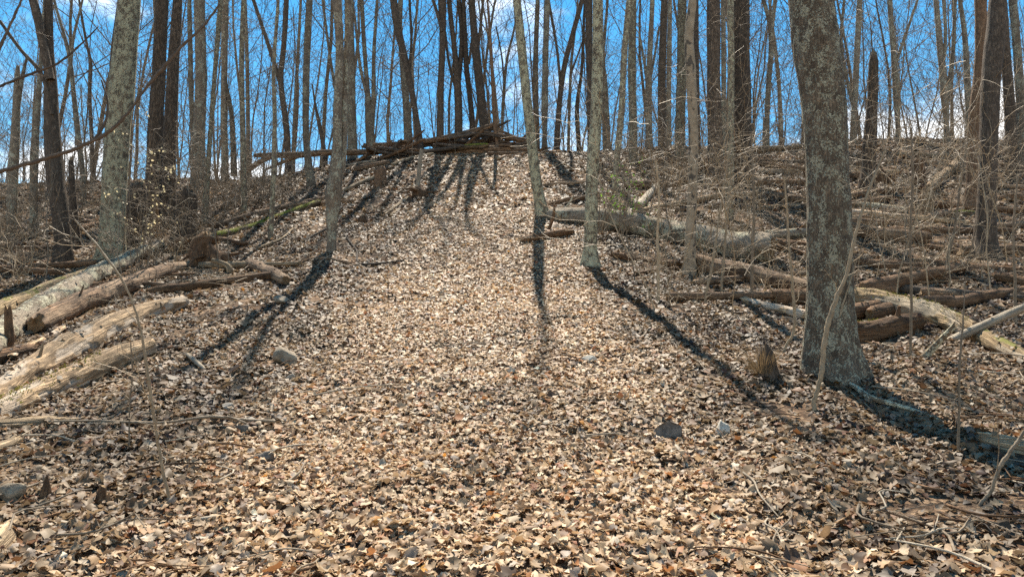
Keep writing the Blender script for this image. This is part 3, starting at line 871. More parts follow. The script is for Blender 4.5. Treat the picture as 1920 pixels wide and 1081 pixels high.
tree('oak_tree', 'grey tree with spreading antler-like branches on the far slope', [(1217, 275, 16), (1217, 130, 11), (1222, 30, 9)], 'grey', Y=40, limbs=[[(1217, 180, 5), (1207, 110, 5), (1198, 60, 4)], [(1219, 150, 5), (1230, 90, 4), (1236, 50, 4)]])
tree('oak_tree', 'straight dark trunk standing before a paler thin one on the far slope', [(1241, 270, 17), (1241, 150, 15), (1246, 0, 13)], 'dark', Y=37)
tree('maple_tree', 'paler thin trunk showing past the straight dark one', [(1253, 270, 13), (1254, 150, 10), (1256, 10, 8)], 'grey', Y=42)
tree('oak_tree', 'dark lichen-edged trunk just before the pale-barked slim tree', [(1275, 265, 20), (1278, 100, 17), (1279, 0, 16)], 'lichen_thin', Y=35)
tree('maple_tree', 'thin dark tree peeking out behind the pale-barked slim tree', [(1309, 280, 10), (1306, 130, 10), (1305, 0, 9)], 'dark', Y=34)
tree('maple_tree', 'thin tree seen in the gap between the two furrowed trunks', [(1358, 270, 10), (1357, 150, 9), (1356, 0, 9)], 'grey', Y=36)
tree('oak_tree', 'grey tree forking into a slim V past the broad knothole trunk', [(1437, 260, 12), (1441, 160, 10), (1446, 75, 10), (1440, 30, 8), (1431, 0, 7)], 'grey', Y=40, limbs=[[(1446, 80, 7), (1449, 40, 7), (1454, 0, 7)]])
tree('maple_tree', 'thin curving tree close to the massive lichen trunk', [(1464, 240, 9), (1460, 150, 7), (1452, 80, 7), (1447, 40, 6)], 'far', Y=44, twigs=3)
tree('oak_tree', 'grey forked tree just beyond the massive lichen trunk', [(1600, 270, 14), (1605, 140, 11), (1612, 0, 10)], 'grey', Y=38, limbs=[[(1601, 200, 8), (1588, 150, 7), (1577, 70, 6), (1582, 10, 5)]], twigs=4)
tree('snag', 'broken-topped furrowed snag standing amid the saplings', [(1625, 355, 32), (1627, 330, 27), (1631, 270, 24), (1636, 180, 19), (1638, 106, 17)], 'furrow', broken=True, ragged=0.5, furrow=0.012, cat='dead tree', twigs=3)
tree('oak_tree', 'skyline tree with a raised side limb beyond the broken snag', [(1685, 275, 18), (1681, 180, 13), (1675, 90, 10), (1668, 0, 9)], 'grey', Y=39, limbs=[[(1679, 120, 6), (1693, 80, 6), (1712, 25, 5)]], twigs=4)
tree('oak_tree', 'clump-stemmed tree of three narrow trunks on the skyline', [(1776, 280, 22), (1771, 170, 15), (1763, 90, 11), (1755, 0, 9)], 'grey', Y=38, limbs=[[(1775, 190, 10), (1786, 110, 8), (1791, 0, 6)], [(1768, 130, 7), (1773, 60, 6), (1769, 0, 6)]], twigs=4)
tree('maple_tree', 'slanting slim tree in front of the dead orange-topped trunk', [(1822, 290, 13), (1815, 180, 12), (1808, 60, 9), (1800, 0, 7)], 'grey', Y=33, twigs=4)
tree('snag', 'dead trunk with splintered orange wood at its top', [(1820, 392, 24), (1822, 350, 20), (1825, 240, 19), (1837, 110, 18), (1839, 30, 20), (1839, -40, 24)], 'reddish', broken=True, ragged=0.5, furrow=0.01, cat='dead tree')
tree('oak_tree', 'solid dark trunk leaning outward beside the orange-topped dead one', [(1847, 484, 52), (1848, 460, 42), (1849, 420, 36), (1853, 290, 31), (1858, 150, 33), (1868, 50, 32), (1871, 0, 30)], 'dark', furrow=0.01, twigs=5)
tree('oak_tree', 'brown leaning trunk past the solid dark one, near the picture edge', [(1898, 330, 27), (1893, 200, 19), (1886, 100, 16), (1880, 0, 14)], 'dark', Y=30, twigs=4)
tree('oak_tree', 'grey trunk cut by the picture edge, beyond the solid dark one', [(1917, 300, 18), (1914, 200, 16), (1907, 90, 14), (1899, 0, 14)], 'grey', Y=33, twigs=4)

# reddish knothole on the broad trunk
def knothole():
    Yk = ground_Y(1387, 350)
    p, t = p2w(1384, 277, Yk - 0.50)
    T = Tubes()
    a = np.linspace(0, 2 * math.pi, 15)
    ring = np.stack([np.cos(a) * 0.10, 0 * a, np.sin(a) * 0.14], -1) + p
    T.add(ring, np.full(15, 0.035), 8, trunk_bump(0.3))
    T.add([p + [0, -0.01, 0], p + [0, 0.2, 0]], [0.09, 0.09], 12, cap=(True, False))
    return T, p


for o in list(COL.objects):
    if o.get('label', '').startswith('broad dark trunk with a round'):
        T, p = knothole()
        org = np.array(o.location)
        kn = new_obj('knothole', T.mesh('knothole', [M['reddish']], origin=org), o)
        kn['label'] = 'round reddish healed knothole'

# ---- far trees one cannot tell apart
rf = np.random.default_rng(77)


def far_tree(kind, u, Y, group, label, smin, smax, name='slender_tree'):
    x = (u - 960) / FPX * Y; z = float(hgt(x, Y))
    e = new_obj(name, None, None, (x, Y, z)); tag(e, label, 'tree', group)
    k = rf.integers(0, len(FAR_T if kind else POLE_T))
    s = rf.uniform(smin, smax)
    e.rotation_euler = (rf.normal(0, 0.03), rf.normal(0, 0.03), rf.random() * 6.28)
    e.scale = (s, s, s * rf.uniform(0.9, 1.1))
    new_obj('trunk', (FAR_T if kind else POLE_T)[k], e); new_obj('crown', (FAR_C if kind else POLE_C)[k], e)


ORD = ['first', 'second', 'third', 'fourth', 'fifth', 'sixth', 'seventh', 'eighth', 'ninth', 'tenth', 'eleventh', 'twelfth', 'thirteenth', 'fourteenth', 'fifteenth', 'sixteenth', 'seventeenth', 'eighteenth', 'nineteenth', 'twentieth']
ANCH = [(-9999, 'the picture edge'), (20, 'the snapped dead trunk'), (104, 'the twin-topped trunk'), (215, 'the thick lichen trunk'), (317, 'the furrowed pair'), (374, 'the swollen-footed trunk'), (456, 'the lichen-flecked upright'), (578, 'the curved grey trunk'), (632, 'the shaggy forked tree'),
        (766, 'the crossed ridge trunks'), (860, 'the V-branched ridge trunk'), (932, 'the reddish dead pole'), (998, 'the leaning lichen trunk'), (1112, 'the straight trail trunk'), (1217, 'the antler-branched tree'), (1300, 'the slim tan trunk'), (1388, 'the knothole trunk'),
        (1549, 'the massive trunk'), (1631, 'the broken snag'), (1776, 'the three-stemmed clump'), (1853, 'the solid dark trunk')]


def name_in_order(us, fmt):
    """labels that count rightwards from the nearest tree one can tell apart"""
    out = [None] * len(us); cnt = {}
    for i in np.argsort(us):
        a = [n for (x, n) in ANCH if x <= us[i]][-1]
        cnt[a] = cnt.get(a, 0) + 1
        out[i] = fmt.format(ORD[min(cnt[a], 20) - 1], a)
    return out


us = [(k + rf.random()) / 84 * 2100 - 90 for k in range(84)]
for u, lb in zip(us, name_in_order(us, '{} slender bare tree beyond the ridge, counting rightward from {}')):
    far_tree(1, u, rf.uniform(46, 88), 'slender bare trees beyond the ridge', lb, 0.7, 1.2)
us = [(k + rf.random()) / 120 * 2050 - 60 for k in range(120)]
for u, lb in zip(us, name_in_order(us, '{} pole-thin young tree along the crest, counting rightward from {}')):
    far_tree(0, u, rf.uniform(41, 62), 'pole trees along the ridge', lb, 0.7, 1.4, 'pole_tree')


# ------------------------------------------------------------------ logs
def log_bump(amp, split):
    def f(bk, R, seed):
        o = seed * 2.3
        b = fbm(bk * np.array([4.0, 4.0, 1.2]) + o, 3, seed % 89) * amp * R
        pl = 0 * R
        if split:
            b = b - np.clip(0.30 - np.abs(vnoise(bk * np.array([16.0, 16.0, 1.3]) + o, 9)), 0, 1) * split * 1.6
            b = b + fbm(bk * np.array([22.0, 22.0, 5.0]) + o, 2, 13) * min(0.012, split * 0.8)
            pn = fbm(bk * np.array([5.0, 5.0, 1.5]) + o + 50, 3, 21)
            pl = sstep(0.02, 0.10, pn)
            b = b - pl * min(0.018, split * 1.2)
        return b, pl
    return f


def moss_tufts(n, R, rg, t0, t1):
    """little moss cushions along the top of a log"""
    V, Tt = [], []
    for k in range(n):
        i = rg.integers(int(t0 * len(R)), max(int(t0 * len(R)) + 1, int(t1 * len(R))))
        a = rg.normal(0, 0.55); r = R[i, 3]
        d = R[min(i + 1, len(R) - 1), :3] - R[max(i - 1, 0), :3]; d /= np.linalg.norm(d)
        side = np.cross(d, [0, 0, 1.0]); side /= np.linalg.norm(side); up = np.cross(side, d)
        nrm = up * math.cos(a) + side * math.sin(a)
        c = R[i, :3] + nrm * r * 0.98 + d * rg.normal(0, 0.03)
        for _ in range(5):
            q = rg.normal(0, 0.010, 3); h = rg.uniform(0.008, 0.025)
            b0 = c + q + rg.normal(0, 0.007, 3); b1 = c + q + rg.normal(0, 0.007, 3); tp = c + q + nrm * h + rg.normal(0, 0.006, 3)
            Tt.append((len(V), len(V) + 1, len(V) + 2)); V += [b0, b1, tp]
    return np.array(V), np.array(Tt)


log_seed = [0]
LODGED = []


def lodge(R, rg, n):
    L_ = len(R)
    for k in range(n):
        i = rg.integers(1, L_ - 1); a = rg.normal(0, 0.5); r = R[i, 3]
        d = R[i + 1, :3] - R[i - 1, :3]; d /= np.linalg.norm(d)
        side = np.cross(d, [0, 0, 1.0]); side /= np.linalg.norm(side) + 1e-6; up = np.cross(side, d)
        nn = up * math.cos(a) + side * math.sin(a)
        LODGED.append((*(R[i, :3] + nn * (r + 0.012)), *nn))




def log(name, label, pts, mat, Y=None, cap='cut', ragged=0.12, moss=None, stubs=(), group=None, amp=0.16, split=0.0, cat='log', lift=0.0, squash=1.0, sink=0.0):
    """pts: (x, y, width) along the middle of the log in the photograph; a fourth number fixes the distance"""
    log_seed[0] += 1
    sd = log_seed[0]; rg = np.random.default_rng(5000 + sd)
    ys = []
    for p in pts:
        if len(p) > 3: ys.append(p[3])
        elif Y is not None: ys.append(Y)
        else: ys.append(ground_Y(p[0], p[1] + p[2] * 0.45) or 40.0)
    if Y is None and len(pts) > 2 and all(len(p) == 3 for p in pts):          # a log is straight: distances run evenly
        q = np.array([0] + list(np.cumsum([math.hypot(pts[i + 1][0] - pts[i][0], pts[i + 1][1] - pts[i][1]) for i in range(len(pts) - 1)])))
        c = np.polyfit(q, ys, 1); ys = list(np.polyval(c, q))
    rows = []
    for p, yy in zip(pts, ys):
        w = p[2]
        c, t = p2w(p[0], p[1], yy + w * yy / FPX * 0.4)
        r = w * t / (2 * FPX)
        rows.append([c[0], c[1], c[2] + lift - sink, r])
    rows = np.array(rows)
    L = np.linalg.norm(np.diff(rows[:, :3], axis=0), axis=1).sum()
    ym = float(np.mean(ys))
    step = 0.03 if ym < 15 else (0.06 if ym < 24 else 0.2)
    seg = 48 if ym < 15 else (28 if ym < 24 else 12)
    R = catmull(rows, max(6, int(L / step)))
    R[:, :3] += np.stack([fbm(np.stack([np.linspace(0, L, len(R)) * 0.9 + sd * 7, 0 * R[:, 0] + k * 5, 0 * R[:, 0]], -1), 2, sd) for k in range(3)], -1) * (R[:, 3:4] * 0.22)
    org = R[len(R) // 2, :3].copy()
    T = Tubes()
    T.add(R[::-1, :3], R[::-1, 3], seg, log_bump(amp, split), (True, True), 1, ragged, sd, squash=squash)
    o = new_obj(name, T.mesh(name, [M[mat], M[cap]], origin=org), None, tuple(org))
    tag(o, label, cat, group)
    if ym < 26 and R[:, 3].mean() > 0.05: lodge(R, rg, int(L * R[:, 3].mean() * (34 if ym < 15 else 18)))
    if ym < 30:
        for (t, ang, ln, rr) in stubs:
            i = int(t * (len(R) - 1)); d = R[min(i + 1, len(R) - 1), :3] - R[max(i - 1, 0), :3]; d /= np.linalg.norm(d)
            side = np.cross(d, [0, 0, 1.0]); side /= np.linalg.norm(side); up = np.cross(side, d)
            n = up * math.cos(ang) + side * math.sin(ang) + d * 0.4; n /= np.linalg.norm(n)
            p0 = R[i, :3] + n * R[i, 3] * 0.6
            S = Tubes(); k = np.linspace(0, 1, 6)[:, None]
            S.add(p0 + n * k * (ln + R[i, 3] * 0.4) + np.array([0, 0, 0.06]) * k ** 2, rr * (1 - 0.5 * k[:, 0]), 9, log_bump(0.2, 0), (False, True), 1, ln * 0.2, sd)
            new_obj('branch_stub', S.mesh('branch_stub', [M[mat], M[cap]], origin=org), o)
    if moss:
        V, Tt = moss_tufts(moss[0], R, rg, moss[1], moss[2])
        me = mesh_np('moss', V - org, None, Tt, [M['moss']], None, False)
        mo = new_obj('moss', me, o); mo['kind'] = 'stuff'; mo['label'] = 'olive green moss cushions'
    return o


# pile beside the trail, near the thick lichen trunk
log('fallen_log', 'peeling pale tan log with a dark ring near its end, in the near pile', [(-60, 770, 46), (0, 735, 48), (80, 688, 56), (160, 642, 56), (240, 600, 45), (320, 572, 32), (345, 564, 26)], 'log_tan', ragged=0.1, split=0.022, amp=0.28, stubs=[(0.35, 0.2, 0.10, 0.03)])
log('fallen_log', 'straight moss-dotted log lowest in front of the near pile', [(-70, 808, 52), (0, 772, 54), (90, 729, 54), (180, 690, 50), (285, 650, 38)], 'log_tan', moss=(150, 0.05, 0.75), split=0.022, amp=0.22)
log('fallen_log', 'lichen-grey log with a crumbling side, farther back in the near pile', [(-50, 660, 54), (25, 612, 54), (90, 570, 49), (170, 525, 40), (240, 486, 30), (302, 458, 18)], 'log_grey', ragged=0.2, split=0.016, amp=0.25, stubs=[(0.5, 2.0, 0.4, 0.03)])
log('fallen_log', 'tapered log with bare orange wood under its pointed tip', [(70, 604, 40), (120, 584, 42), (200, 548, 40), (280, 520, 34), (340, 500, 24), (368, 491, 12)], 'log_brown', cap='orange_wood', ragged=0.3, split=0.016, stubs=[(0.25, 0.4, 0.15, 0.03)])
log('fallen_log', 'dark log with a mossy far end, rearmost of the near pile', [(-60, 612, 28), (0, 582, 30), (90, 545, 34), (175, 512, 26)], 'log_moss', moss=(70, 0.0, 0.5))
log('log_slab', 'flat weathered slab of wood lying before the moss-dotted log', [(-60, 800, 34), (20, 796, 38), (90, 790, 34), (140, 786, 12)], 'wood', split=0.012, squash=0.7, cat='wood slab')
log('bark_slab', 'flake of split tan bark between the logs of the near pile', [(20, 668, 16), (75, 640, 22), (118, 614, 14)], 'log_tan', split=0.01, squash=0.5, cat='bark')
log('log_piece', 'short brown rotten length at the picture edge behind the peeling log', [(-40, 680, 30), (15, 666, 32), (62, 652, 22)], 'rotten', split=0.01)
log('snapped_stub', 'upright reddish-brown broken stub at the end of the near pile', [(15, 662, 20), (18, 630, 18), (17, 600, 16), (16, 572, 13)], 'rotten', Y=None if False else ground_Y(16, 664), split=0.01, ragged=0.12, cat='stump', sink=0.05)
log('bark_slab', 'pale curled chunk of bark lying under the weathered slab', [(-20, 842, 34), (12, 832, 36), (34, 822, 24)], 'wood', split=0.006, squash=0.5, cat='bark')
log('log_piece', 'pale splintered log end at the lower picture corner', [(-40, 1040, 60), (-5, 1005, 56), (25, 975, 26)], 'wood', split=0.01, squash=0.8)
log('short_log', 'short dark log lying askew where the trail meets the brush', [(466, 492, 20), (500, 508, 24), (536, 524, 22)], 'log_brown', split=0.006)
log('tree_root', 'pale crooked root curling out of the uprooted stump', [(398, 488, 10), (415, 493, 11), (428, 500, 12), (432, 512, 14)], 'wood', Y=ground_Y(430, 516), cat='root')
log('fallen_log', 'log bright with yellow-green moss leading up to the shaggy forked tree', [(398, 443, 15), (450, 432, 15), (520, 408, 15), (598, 380, 12)], 'log_verymoss', moss=(220, 0.1, 1.0))
log('fallen_log', 'slim brown log lying parallel above the bright mossy one', [(395, 424, 13), (470, 405, 13), (540, 388, 12), (620, 368, 10)], 'log_brown')
log('fallen_log', 'thin pale log end pointing up past the shaggy forked tree', [(640, 358, 9), (690, 338, 9), (722, 325, 8)], 'wood')
log('fallen_log', 'dark thin log running through the leaves behind the leaning stump', [(385, 392, 10), (440, 388, 9), (490, 386, 8)], 'rotten')
log('fallen_log', 'sawn log showing a round pale end high on the slope', [(664, 318, 12), (690, 312, 12), (730, 305, 11)], 'log_brown', cap='wood', ragged=0.0)
log('suspended_log', 'long horizontal log held off the ground across the ridge trunks', [(478, 291, 9), (560, 289, 12), (640, 286, 12), (735, 284, 11)], 'log_brown', Y=39.0, stubs=[])
log('dead_branch', 'broken forked branch propping the long horizontal log', [(462, 322, 10), (490, 302, 10), (520, 290, 8)], 'log_brown', Y=38.8)
log('dead_branch', 'thin dark branch slanting below the long horizontal log', [(500, 317, 5), (540, 300, 7), (575, 288, 7)], 'rotten', Y=38.9)
heap = [('upper slanting log of the ridge heap, highest at its tip', [(790, 266, 9), (850, 256, 11), (900, 242, 10), (930, 233, 8)], 'log_brown', 38.6),
        ('middle log of the ridge heap under the slanting one', [(700, 272, 9), (780, 270, 11), (860, 268, 12), (935, 262, 10)], 'rotten', 39.2),
        ('bottom log of the ridge heap resting on the leaves', [(775, 290, 11), (850, 284, 14), (930, 280, 14), (1005, 283, 12)], 'log_brown', 38.2),
        ('log sloping down from the heap tip towards the leaning lichen trunk', [(905, 248, 9), (950, 257, 11), (1000, 268, 10)], 'log_brown', 38.4),
        ('short mossy log wedged inside the ridge heap', [(820, 282, 9), (870, 276, 10), (915, 272, 9)], 'log_verymoss', 38.0),
        ('thin log crossing beneath the sloping one in the ridge heap', [(925, 270, 8), (970, 272, 10), (1010, 277, 8)], 'rotten', 38.9),
        ('low log under the crossed ridge trunks', [(695, 286, 9), (750, 282, 10), (800, 284, 9)], 'rotten', 38.6),
        ('dark prop log standing slantwise in the ridge heap', [(862, 283, 7), (885, 262, 7), (905, 245, 6)], 'rotten', 38.3)]
for lb, pp, mt, yy in heap:
    log('heap_log', lb, pp, mt, Y=yy, group='logs of the ridge heap')
rh = np.random.default_rng(19)
hp = []
for k in range(40):
    u = 690 + 315 * (k + rh.random()) / 40; top = np.interp(u, [700, 790, 930, 1005], [272, 262, 238, 268])
    hp.append((u, rh.uniform(top + 4, 290)))
for (u, v), lb in zip(hp, name_in_order([q[0] for q in hp], '{} thin crooked branch tangled in the ridge heap, rightward from {}')):
    L = rh.uniform(18, 60); a = rh.normal(-0.12, 0.4); du, dv = L * math.cos(a), L * math.sin(a)
    log('heap_branch', lb, [(u - du, v - dv, rh.uniform(4, 9)), (u, v + rh.normal(0, 2), rh.uniform(4, 8)), (u + du, v + dv, rh.uniform(3, 5))], ('rotten', 'log_brown', 'dark', 'dark')[int(u) % 4], Y=rh.uniform(37.6, 39.6), group='branches tangled in the ridge heap', cat='branch')
log('dead_branch', 'thin branch leaning steeply against the leaning ridge trunk', [(752, 285, 5), (772, 262, 5), (795, 245, 4)], 'rotten', Y=38.2)
log('dead_branch', 'pale branch lying on the slope below the ridge heap', [(735, 308, 5), (775, 296, 6), (812, 288, 5)], 'wood')
for lb, pp, mt in (('weathered pole lying on the slope beneath the stripped snag', [(722, 402, 6), (745, 385, 7), (775, 364, 6)], 'wood'),
                   ('shorter weathered pole beside the one below the stripped snag', [(732, 405, 7), (750, 392, 6)], 'wood'),
                   ('dark slim log below the rotten red-brown stump', [(702, 392, 6), (722, 378, 8), (745, 366, 6)], 'rotten'),
                   ('thin grey pole lying just above the trail crest', [(640, 312, 4), (690, 303, 5), (735, 300, 4)], 'wood_grey')):
    log('fallen_pole', lb, pp, mt)

# across the trail
log('fallen_log', 'biggest fallen log, lichen-flecked with a hollow broken end', [(1032, 402, 28), (1100, 406, 34), (1180, 418, 42), (1260, 436, 48), (1340, 454, 54), (1445, 470, 58)], 'log_grey', split=0.012, amp=0.2, ragged=0.35, stubs=[(0.06, -0.4, 0.5, 0.04), (0.35, 0.4, 0.3, 0.05)], moss=(90, 0.2, 0.8))
log('fallen_log', 'brown log below the biggest one, its ragged end under the slim tan trunk', [(1288, 492, 34), (1350, 502, 36), (1430, 518, 34), (1515, 540, 30)], 'log_brown', split=0.01, ragged=0.25)
log('rotten_log', 'crumbling dark log lying in front of the biggest log', [(1150, 478, 14), (1205, 488, 18), (1270, 496, 16)], 'rotten', split=0.01, ragged=0.2)
log('rotten_log', 'thin rotten slab in the leaves before the slim tan trunk', [(1195, 512, 10), (1240, 506, 12), (1275, 502, 8)], 'rotten', split=0.01, squash=0.7)
log('log_piece', 'red-brown broken log end jutting onto the open trail', [(978, 450, 14), (1020, 443, 16), (1072, 434, 14)], 'rotten', ragged=0.15)
log('dead_branch', 'forked dark branch leaning on the end of the biggest log', [(1030, 430, 6), (1038, 405, 6), (1040, 382, 4)], 'rotten', Y=ground_Y(1032, 432))
log('fallen_log', 'pale rotten log disappearing behind the massive trunk', [(1393, 563, 16), (1440, 574, 20), (1515, 590, 22)], 'log_tan', split=0.01)
log('fallen_log', 'long mossy rotten log running away from the massive trunk', [(1590, 556, 34), (1660, 568, 40), (1740, 586, 42), (1830, 622, 36), (1950, 690, 32)], 'log_moss', moss=(150, 0.1, 0.6), split=0.035, amp=0.35)
log('rotten_log', 'crumbling stump end with orange wood beneath the long mossy log', [(1598, 624, 44), (1650, 622, 46), (1722, 604, 40)], 'rotten', split=0.02, amp=0.3, moss=(60, 0.0, 0.4), cap='orange_wood', stubs=[(0.65, 0.3, 0.12, 0.06)])
log('split_plank', 'pale cleanly split length of wood leaning across the long mossy log', [(1778, 640, 20, 11.9), (1850, 608, 20, 11.8), (1945, 566, 20, 11.7)], 'wood_grey', split=0.004, squash=0.8, amp=0.05, cat='split wood')
log('fallen_pole', 'grey stick propped on the ground before the pale split wood', [(1690, 718, 14), (1735, 668, 14), (1788, 612, 10, 10.6)], 'log_grey', cat='stick')
log('log_piece', 'pale grooved rotten log end by the picture edge near the lone sapling', [(1842, 822, 28), (1880, 832, 36), (1945, 842, 42)], 'wood', split=0.02, ragged=0.1)
log('fallen_log', 'curved bare log lying behind the slim tan trunk', [(1190, 400, 12), (1240, 388, 12), (1300, 377, 12), (1360, 366, 11), (1415, 366, 10)], 'log_tan')
log('short_log', 'short pale log pointing uphill behind the biggest log', [(1196, 388, 16), (1214, 368, 15), (1233, 348, 13)], 'wood_grey', cap='wood')
log('short_log', 'bright peeled log end standing out between the snag and the twin trunks', [(1738, 405, 20), (1740, 375, 22), (1737, 352, 20)], 'wood', Y=ground_Y(1740, 412), ragged=0.15, cap='orange_wood')
log('fallen_log', 'mottled log slanting uphill from the bright peeled end', [(1742, 352, 20), (1772, 328, 20), (1803, 300, 18)], 'log_tan')
log('fallen_log', 'dark brown log stretching from behind the massive trunk', [(1580, 430, 28), (1650, 438, 30), (1742, 448, 30)], 'log_brown', split=0.006)
slope = [('grey log in line with the dark brown one, before the massive trunk', [(1435, 440, 22), (1475, 440, 22), (1525, 438, 20)], 'log_grey'),
         ('thin dark log below the dark brown one', [(1595, 492, 18), (1690, 498, 20), (1800, 506, 16)], 'rotten'),
         ('slim log lowest of those below the dark brown one', [(1655, 514, 9), (1740, 520, 11), (1850, 524, 9)], 'log_brown'),
         ('reddish log high behind the massive trunk, above two others', [(1405, 324, 10), (1460, 322, 11), (1520, 323, 10)], 'log_tan'),
         ('second reddish log down behind the massive trunk', [(1405, 345, 12), (1460, 342, 12), (1520, 342, 11)], 'rotten'),
         ('third log down behind the massive trunk, darker than the two above', [(1400, 362, 12), (1460, 368, 14), (1520, 376, 14)], 'log_brown'),
         ('dark log nearest the skyline behind the slim tan trunk', [(1195, 306, 10), (1250, 304, 12), (1330, 300, 11)], 'rotten'),
         ('narrow log just below the one nearest the skyline', [(1215, 328, 8), (1260, 326, 9), (1325, 324, 8)], 'rotten'),
         ('slim log resting above the short pale one', [(1205, 342, 8), (1260, 340, 9), (1310, 340, 8)], 'log_brown'),
         ('long thin log high beyond the broken snag', [(1590, 308, 9), (1690, 304, 10), (1790, 306, 9)], 'log_brown'),
         ('grey log at the foot of the broken snag', [(1590, 382, 12), (1640, 388, 14), (1700, 396, 12)], 'log_grey'),
         ('dark log in the brush beneath the solid dark trunk', [(1740, 462, 12), (1790, 470, 14), (1835, 478, 12)], 'rotten'),
         ('mossy low log by the foot of the orange-topped dead trunk', [(1770, 398, 10), (1800, 400, 12), (1850, 402, 10)], 'log_verymoss'),
         ('log reaching the picture edge past the solid dark trunk', [(1870, 520, 18), (1900, 526, 20), (1960, 534, 20)], 'rotten'),
         ('thin pale log behind the long mossy one', [(1790, 548, 8), (1850, 552, 9), (1940, 556, 8)], 'wood'),
         ('dark log high behind the solid dark trunk', [(1865, 372, 10), (1900, 370, 12), (1950, 366, 12)], 'rotten'),
         ('slim log lying uphill of the leaning lichen-mottled trunk', [(990, 352, 5), (1040, 345, 7), (1110, 341, 6)], 'log_brown'),
         ('dark log crossing behind the straight trail trunk', [(1025, 385, 8), (1070, 374, 10), (1125, 372, 9)], 'rotten'),
         ('low log at the trail side above the biggest one', [(1025, 341, 6), (1075, 340, 7), (1150, 344, 7)], 'log_brown'),
         ('dark log deep in the brush behind the twin-topped trunk', [(0, 505, 12), (80, 500, 14), (180, 492, 12)], 'rotten'),
         ('log half hidden by brush between the twin-topped and lichen trunks', [(140, 432, 12), (170, 424, 14), (200, 418, 12)], 'rotten')]
for lb, pp, mt in slope:
    log('fallen_log', lb, pp, mt, group='logs strewn on the slope', split=0.004)

# more of the same scatter: logs too many to trace, laid along the contour of the slope
rlg = np.random.default_rng(63)


def spread_logs(n, ur, Yr, fmt, group, rr, LL):
    spots = []
    while len(spots) < n:
        u = rlg.uniform(*ur); Y = rlg.uniform(*Yr)
        if abs(u - 1555) < 60 and Y < 14: continue
        if ur[0] > 1000 and Y < 22 and (u - 960) / FPX * Y < 0.10 * Y + 2.9: continue      # keep the trail open
        spots.append((u, Y))
    for (u, Y), lb in zip(spots, name_in_order([q[0] for q in spots], fmt)):
        log_seed[0] += 1; sd = log_seed[0]
        x = (u - 960) / FPX * Y; L = rlg.uniform(*LL); a = rlg.normal(0, 0.42); r = rlg.uniform(*rr)
        t = np.linspace(-0.5, 0.5, 7)
        px = x + np.cos(a) * L * t; py = Y + np.sin(a) * L * t
        ends = hgt(px[[0, -1]], py[[0, -1]]); mid = hgt(px, py)
        pz = np.maximum(np.interp(t, [-0.5, 0.5], ends), mid - r * 0.3) + r * 0.75
        rows = np.stack([px, py, pz, r * np.linspace(1.15, 0.75, 7)], -1)
        R_ = catmull(rows, max(10, int(L / (0.08 if Y < 20 else 0.2))))
        R_[:, :3] += rlg.normal(0, 0.03, 3)
        org = R_[len(R_) // 2, :3].copy(); T = Tubes()
        T.add(R_[:, :3], R_[:, 3], 20 if Y < 20 else 12, log_bump(0.22, 0.010), (True, True), 1, 0.2, sd)
        mt = ('rotten', 'log_brown', 'log_tan', 'rotten', 'dark', 'rotten', 'log_brown', 'wood', 'log_brown')[rlg.integers(0, 9)]
        o = new_obj('strewn_log', T.mesh('strewn_log', [M[mt], M['cut']], origin=org), None, tuple(org))
        tag(o, lb, 'log', group)
        if Y < 24: lodge(R_, rlg, int(L * r * 18))


spread_logs(58, (1150, 1980), (14, 38), '{} smaller weathered log strewn across the slope, rightward from {}', 'smaller logs strewn on the slope', (0.06, 0.17), (1.3, 4.6))
spread_logs(20, (-40, 620), (17, 37), '{} smaller weathered log in the brush, rightward from {}', 'smaller logs in the brush', (0.05, 0.11), (1.2, 3.5))
spread_logs(22, (1130, 1980), (12, 32), '{} thin fallen limb on the slope, rightward from {}', 'thin fallen limbs on the slope', (0.018, 0.04), (0.9, 2.6))
spread_logs(16, (690, 1010), (36.2, 39.8), '{} dark limb jumbled into the ridge heap, rightward from {}', 'dark limbs jumbled into the ridge heap', (0.04, 0.10), (1.5, 4.0))

# ------------------------------------------------------------------ stumps
def stump(name, label, pts, mat, seg=24, ragged=0.12, furrow=0.012, roots=0, cap='cut', Y=None, group=None, lump=0.14):
    log_seed[0] += 1; sd = log_seed[0]; rg = np.random.default_rng(7000 + sd)
    Y = Y or ground_Y(pts[0][0], pts[0][1])
    rows = np.array(stem_ctrl(pts, Y))
    b = rows[0].copy(); b[2] -= 0.3; b[3] *= 1.08
    R = catmull(np.vstack([b, rows]), 26)
    org = np.array([rows[0, 0], rows[0, 1], float(hgt(rows[0, 0], rows[0, 1]))])
    e = new_obj(name, None, None, tuple(org)); tag(e, label, 'stump', group)
    T = Tubes(); T.add(R[:, :3], R[:, 3], seg, trunk_bump(lump, furrow), (False, True), 1, ragged, sd, flare=lambda L, th: 1 + 0.2 * np.exp(-L / 0.3)[:, None] * np.cos(5 * th)[None])
    new_obj('trunk', T.mesh('trunk', [M[mat], M[cap]], origin=org), e)
    for k in range(roots):
        a = k / roots * 6.28 + rg.random()
        d = np.array([math.cos(a), math.sin(a), 0.1]); r = rows[0, 3]
        p = rows[0, :3] + d * r * 0.6 + [0, 0, 0.15]
        q = [p]
        for _ in range(5):
            d = d + rg.normal(0, 0.3, 3); d[2] -= 0.12; d /= np.linalg.norm(d); q.append(q[-1] + d * 0.16)
        S = Tubes(); S.add(np.array(q), np.linspace(0.07, 0.02, 6), 8, trunk_bump(0.2))
        new_obj('root', S.mesh('root', [M['rotten']], origin=org), e)
    return e


